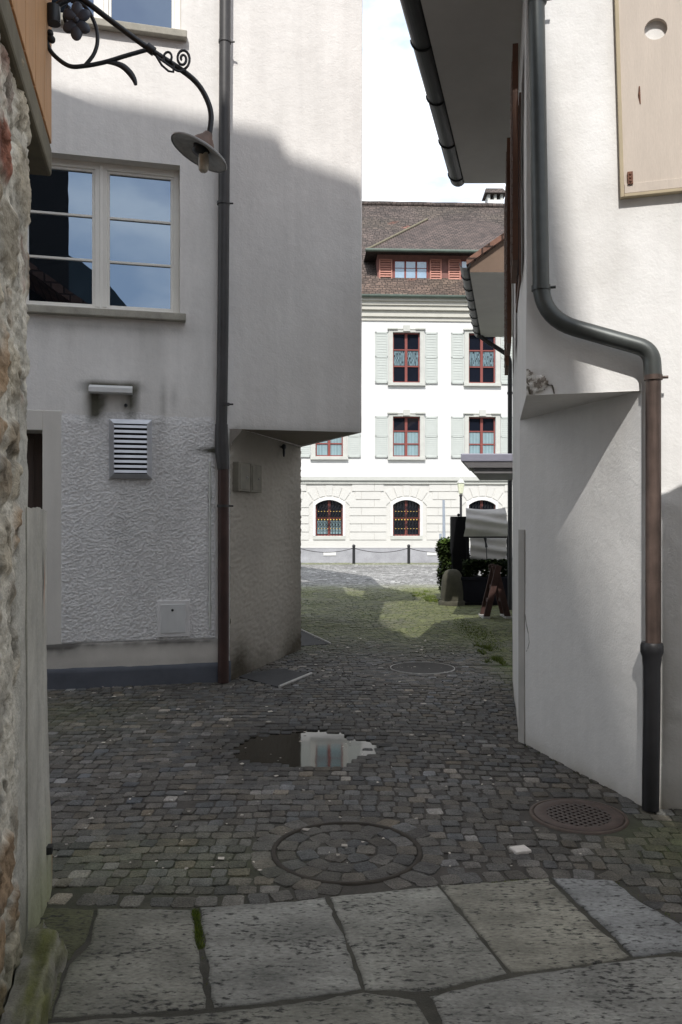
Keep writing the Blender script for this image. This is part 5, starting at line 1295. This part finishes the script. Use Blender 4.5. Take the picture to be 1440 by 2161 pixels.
mb = MB(); pth = [Vector(RB(x, 5.85, .02+.008*math.sin(x*4))) for x in np.linspace(XL, XR, 70)]; mb.tube(pth, .13, 8); mb.build('ridge_tiles', M['tiles_far'], rf)
cxp = Vector((uu(1043)*37.6, 37.6, 16.42))
mb = MB(); root_box(mb, cxp.x-.36, cxp.x+.36, cxp.y-.35, cxp.y+.35, cxp.z-1.4, cxp.z+.14)
ch = mb.build('chimney', M['white'], rf)
for sx in (-.30, 0, .30):
    mb = MB(); root_box(mb, cxp.x+sx-.06, cxp.x+sx+.06, cxp.y-.33, cxp.y+.33, cxp.z+.12, cxp.z+.42); mb.build('cap_post', M['greystone'], rf)
mb = MB(); z = cxp.z+.41; mb.prism([(cxp.x-.5, cxp.y-.5, z), (cxp.x+.5, cxp.y-.5, z), (cxp.x+.5, cxp.y+.5, z), (cxp.x-.5, cxp.y+.5, z)], [(cxp.x-.40, cxp.y-.06, z+.38), (cxp.x+.40, cxp.y-.06, z+.38), (cxp.x+.40, cxp.y+.06, z+.38), (cxp.x-.40, cxp.y+.06, z+.38)]); mb.build('chimney_cap', M['tiles_far'], rf)
# dormer
dm_t = .95; yD = lambda X: yB+mB*X-.5+dm_t
def FD(X, z, off): return (X+off*nB.x, yD(X)+off*nB.y, z)
def pD(px, py):
    u = uu(px); Y = (yB-.5+dm_t)/(1-mB*u); return u*Y, EYE+(HZ-py)/F*Y
dx0 = pD(797, 0)[0]; dx1 = dx0+7.6; dz0 = pD(850, 597)[1]-.15; dz1 = pD(850, 540)[1]
mb = MB(); mb.box(FD, dx0, dx1, dz0, dz1+.15, -3.0, 0); dm = mb.build('dormer', M['dormerwood'], rf)
ez = pD(850, 538)[1]; ov = .50
def hipt(X, t_, dz=0): return (X, yB+mB*X-.5+t_, ze+sl*t_+dz)
e0, e1 = FD(dx0-.48, ez, ov), FD(dx1+.48, ez, ov)
hx0 = at(902, 485, 35.2); tt_ = 35.2-(yB+mB*hx0[0]-.5)
tp0 = hipt(hx0[0], tt_, .12); tp1 = hipt(dx1-2.6, tt_, .12)
b0 = FD(dx0-.48, ez, -1.3); b1 = FD(dx1+.48, ez, -1.3)
mb = MB(); mb.add([e0, e1, tp1, tp0], [(0, 1, 2, 3)], (1.05, 1, 1)); mb.add([e0, tp0, b0], [(0, 1, 2)], (.9, .9, .9)); mb.add([e1, b1, tp1], [(0, 1, 2)], (.9, .9, .9))
mb.add([e0, b0, b1, e1], [(0, 1, 2, 3)], (.35, .3, .3)); mb.build('dormer_roof', M['tiles_far'], rf)
mb = MB(); mb.tube([Vector(e0)+Vector((-.03, -.03, 0)), Vector(e1)+Vector((.03, -.03, 0))], .07, 8); mb.build('dormer_gutter', M['greengutter'], rf)
mb = MB(); mb.tube([Vector(e0)+Vector((.05, .05, .05)), Vector(tp0)+Vector((0, 0, .04))], .05, 8); mb.build('hip_tiles', M['beam'], rf)
def dwin(x0p, x1p):
    (a, zt_), (b, zb_) = pD(x0p, 552), pD(x1p, 594); mb = MB()
    mb.box(FD, a-.04, b+.04, zb_-.05, zb_, 0, .08); mb.box(FD, a-.04, b+.04, zt_, zt_+.04, 0, .03)
    n_ = 3
    for k in range(n_+1): x = a+(b-a)*k/n_; mb.box(FD, x-.035, x+.035, zb_, zt_, 0, .03)
    for k in (.5,): mb.box(FD, a, b, zb_+(zt_-zb_)*.66-.012, zb_+(zt_-zb_)*.66+.012, 0, .022)
    q = mb.build('dormer_window', M['redframe'], rf)
    g = MB(); g.poly([FD(a, zb_, .012), FD(b, zb_, .012), FD(b, zt_, .012), FD(a, zt_, .012)]); return g, a, b, zb_, zt_
M['skyglass'] = mat('sky_painted_glass', (.30, .42, .55), .05, .25, 1.5, attr=False, ior=2.2)  # pale sky reflection painted into the pane colour
for (a_, b_) in ((832, 902), (973, 1043)):
    g, *_ = dwin(a_, b_); g.build('dormer_pane', M['skyglass'], rf)
for (a_, b_) in ((800, 828), (907, 932), (946, 972), (1047, 1073)):
    (a, z1), (b, z0) = pD(a_, 547), pD(b_, 594); e = .05; g = MB()
    for q in ((a, a+e, z0, z1), (b-e, b, z0, z1), (a, b, z0, z0+e), (a, b, z1-e, z1)): g.box(FD, *q, .01, .06)
    for k in range(8):
        z = z0+e+(z1-z0-2*e)*(k+.5)/8; g.prism([FD(a+e, z-.035, .055), FD(b-e, z-.035, .055), FD(b-e, z+.035, .02), FD(a+e, z+.035, .02)], [FD(a+e, z-.03, .06), FD(b-e, z-.03, .06), FD(b-e, z+.04, .022), FD(a+e, z+.04, .022)])
    g.build('dormer_shutter', M['pinkshutter'], rf)
# ---- square furniture
posts = [(px, 30.15) for px in (631, 747, 863, 979)]
chp = []
for i, (px, Y) in enumerate(posts):
    x = uu(px)*Y; zt_ = EYE+(HZ-1150)/F*Y
    labs = ('dark iron chain post hidden just left of the passage corner', 'dark iron chain post below the left arched window, nearer the passage corner', 'dark iron chain post below the middle arched window, nearer the hedge', 'dark iron chain post behind the hedge and pillar')
    t = thing('chain_post', labs[i], 'post', (x, Y, 0), 'iron chain posts along the white building')
    mb = MB(); mb.tube([(x, Y, 0), (x, Y, zt_-.03)], .055, 10); mb.build('shaft', M['castiron'], t)
    mb = MB(); mb.lathe([(.062, zt_-.06), (.066, zt_-.03), (.05, zt_), (.001, zt_+.03)], T_(x, Y), 12, None, False); mb.build('cap', M['castiron'], t)
    chp.append(Vector((x, Y, zt_-.12)))
for i in range(3):
    a, b = chp[i], chp[i+1]; mb = MB(); mb.tube([a.lerp(b, k/14)-Vector((0, 0, .16*(1-(2*k/14-1)**2))) for k in range(15)], .013, 5)
    tag(mb.build('chain', M['castiron']), ('thin dark chain hanging left of the left chain post', 'thin dark chain slung between the two visible chain posts', 'thin dark chain running right from the post to behind the hedge')[i], 'chain')
YL_ = 27.5; lx = uu(973)*YL_; zt_ = EYE+(HZ-1004)/F*YL_; px1 = YL_/F
t = thing('street_lamp', 'slim street lamp with pale lantern head in front of the white building', 'street lamp', (lx, YL_, 0))
mb = MB(); mb.lathe([(.10, 0), (.10, .3), (.06, .36), (.045, .5), (.04, zt_-40*px1)], T_(lx, YL_), 12, None, False); mb.build('pole', M['castiron'], t)
mb = MB(); zl = zt_-38*px1; mb.lathe([(.03, zl-.02), (.075, zl+.02), (.12, zl+.30), (.125, zl+.36)], T_(lx, YL_), 8, None, False, False); mb.build('lantern_glass', M['lampglass'], t)
mb = MB(); mb.lathe([(.145, zl+.36), (.13, zl+.40), (.07, zl+.48), (.03, zl+.52), (.035, zl+.56), (.001, zt_+.02)], T_(lx, YL_), 8, None, False, False); mb.build('lantern_roof', M['whitehatch'], t).data.materials[0] = M['greystone']
mb = MB(); mb.lathe([(.05, zl-.10), (.06, zl-.05), (.03, zl)], T_(lx, YL_), 10, None, False); mb.build('collar', M['castiron'], t)
x = uu(938)*24; mb = MB(); mb.tube([(x-.0, 24, 0), (x-.01, 24, EYE+(HZ-1128)/F*24), (x-.02, 24, EYE+(HZ-1055)/F*24)], [.05, .045, .035], 8); tag(mb.build('pole', M['polegrey']), 'slender grey blue pole standing on the square left of the street lamp', 'pole')
x = uu(930)*23; mb = MB(); mb.tube([(x, 23, 0), (x, 23, EYE+(HZ-1126)/F*23)], .035, 8); tag(mb.build('pole', M['polegrey']), 'short pale pole just left of the ivy hedge top', 'pole')

# ================================================================== BEHIND THE VIEWPOINT (unseen buildings added to shade the alley; dark walls and hills show in the panes)
nb = thing('shadow_house', 'tall plain house added unseen behind the viewpoint, roofline shaped to cast the alley shadow', 'house', (-6, -12, 0))  # unseen and added, roofline traced back from the wanted shadow edges
back = lambda p, Y: (p[0]-SUN_A*(p[1]-Y), Y, p[2]+SUN_T*(p[1]-Y))
edge_ = [back(p, -9) for p in ((-2.82, 7.615, 5.72), (-1.14, 8.02, 5.59), (-.64, 8.14, 5.53), (-.55, 8.16, 5.33), (.222, 8.34, 5.15), (.765, 11.76, 0), (.885, 11.5, 0))]
prof = [(-12, 22.4)]+[(p[0], p[2]) for p in edge_]+[(edge_[-1][0], 22.1), (-.45, 21.9), (-.45, 0), (-12, 0)]
mb = MB(); mb.prism([(x, -9, z) for x, z in prof], [(x, -13.5, z) for x, z in prof]); mb.build('wall', M['darkhouse'], nb)
for k in range(3):
    for j in range(4):
        mb = MB(); root_box(mb, -10+3.2*k, -9+3.2*k, -9.0, -8.96, 2+4.6*j, 4+4.6*j); mb.build('window', M['glassdark'], nb)
chh = thing('soft_shadow_occluder', 'tall church tower with a steep edge, added unseen behind the viewpoint to cast a soft shadow', 'occluder', (-3, -17, 0))
# unseen added block, edge set by the soft shadow on the white wall
def back(p, Y): k = p[1]-Y; return (p[0]-SUN_A*k, Y, p[2]+SUN_T*k)
e1_ = back((1.209, 4.643, 3.935), -15); e2_ = back((1.69, 4.52, .53), -15)
slope = (e2_[0]-e1_[0])/(e1_[2]-e2_[2]); xe = lambda z: e1_[0]+slope*(e1_[2]-z)
zt_ = e1_[2]+3.0
mb = MB(); pr_ = [(xe(20), 20), (xe(zt_), zt_), (xe(zt_)-5, zt_), (xe(20)-9, 20)]
mb.prism([(x, -15, z) for x, z in pr_], [(x*.98-.1, -19, z) for x, z in pr_]); mb.build('steep_edge', M['tiles'], chh)
mb = MB(); root_box(mb, -9, .15, -19, -15.02, 0, 20); mb.build('bulk', M['darkhouse'], chh)
sd = thing('sky_blocker', 'tall dark block added unseen behind the rubble stone house to cut sky light', 'house', (-5, -2, 0))  # added unseen to darken the cut-away wall by hiding sky
mb = MB(); root_box(mb, -9, -1.85, -6, 2.2, 0, 11.4); mb.build('wall', M['darkhouse'], sd)
mb = MB(); root_box(mb, -9.2, -1.75, -6.2, 2.3, 11.402, 11.6); mb.build('roof', M['tiles'], sd)
an = thing('blocker', 'low outbuilding added unseen beside the viewpoint on the right to shade the white wall', 'house', (4, -.5, 0))  # added unseen to throw shade low on the white wall
za = 1.75+SUN_T*(4.45-2.0)
mb = MB(); mb.prism([(1.575, -5, 0), (1.575, 2.0, 0), (7, 2.0, 0), (7, -5, 0)], [(1.575, -5, za), (1.575, 2.0, za), (7, 2.0, za), (7, -5, za)]); mb.build('wall', M['plaster_r'], an)
mb = MB(); mb.prism([(1.565, -5.1, za), (1.565, 2.0, za), (7.1, 2.0, za), (7.1, -5.1, za)], [(1.565, -5.1, za+.03), (1.565, 2.0, za+.03), (7.1, 2.0, za+1.2), (7.1, -5.1, za+1.2)]); mb.build('roof', M['tiles'], an)
mb = MB(); xs = np.linspace(-900, 900, 90); vs = []
for x in xs: vs += [(x, -700, -1), (x, -700, 95+175*float(fbm(x*.012, 2, 0, 161)) )]
mb.add(vs, [(2*i, 2*i+2, 2*i+3, 2*i+1) for i in range(len(xs)-1)]); struct(mb.build('hills', M['hill']))

# ================================================================== CAMERA
cam = bpy.data.cameras.new('camera'); co = bpy.data.objects.new('camera', cam); col.objects.link(co)
co.location = (0, 0, EYE); co.rotation_euler = (math.radians(90), 0, 0)
cam.sensor_fit = 'VERTICAL'; cam.sensor_height = 36; cam.sensor_width = 24; cam.lens = F/2161*36; cam.shift_y = (HZ-1080.5)/2161
cam.clip_end = 6000; cam.clip_start = .05
scn.camera = co
scn.view_settings.view_transform = 'Standard'; scn.view_settings.look = 'None'; scn.view_settings.exposure = 0; scn.view_settings.gamma = 1
scn.cycles.max_bounces = 10; scn.cycles.diffuse_bounces = 6; scn.cycles.use_denoising = True
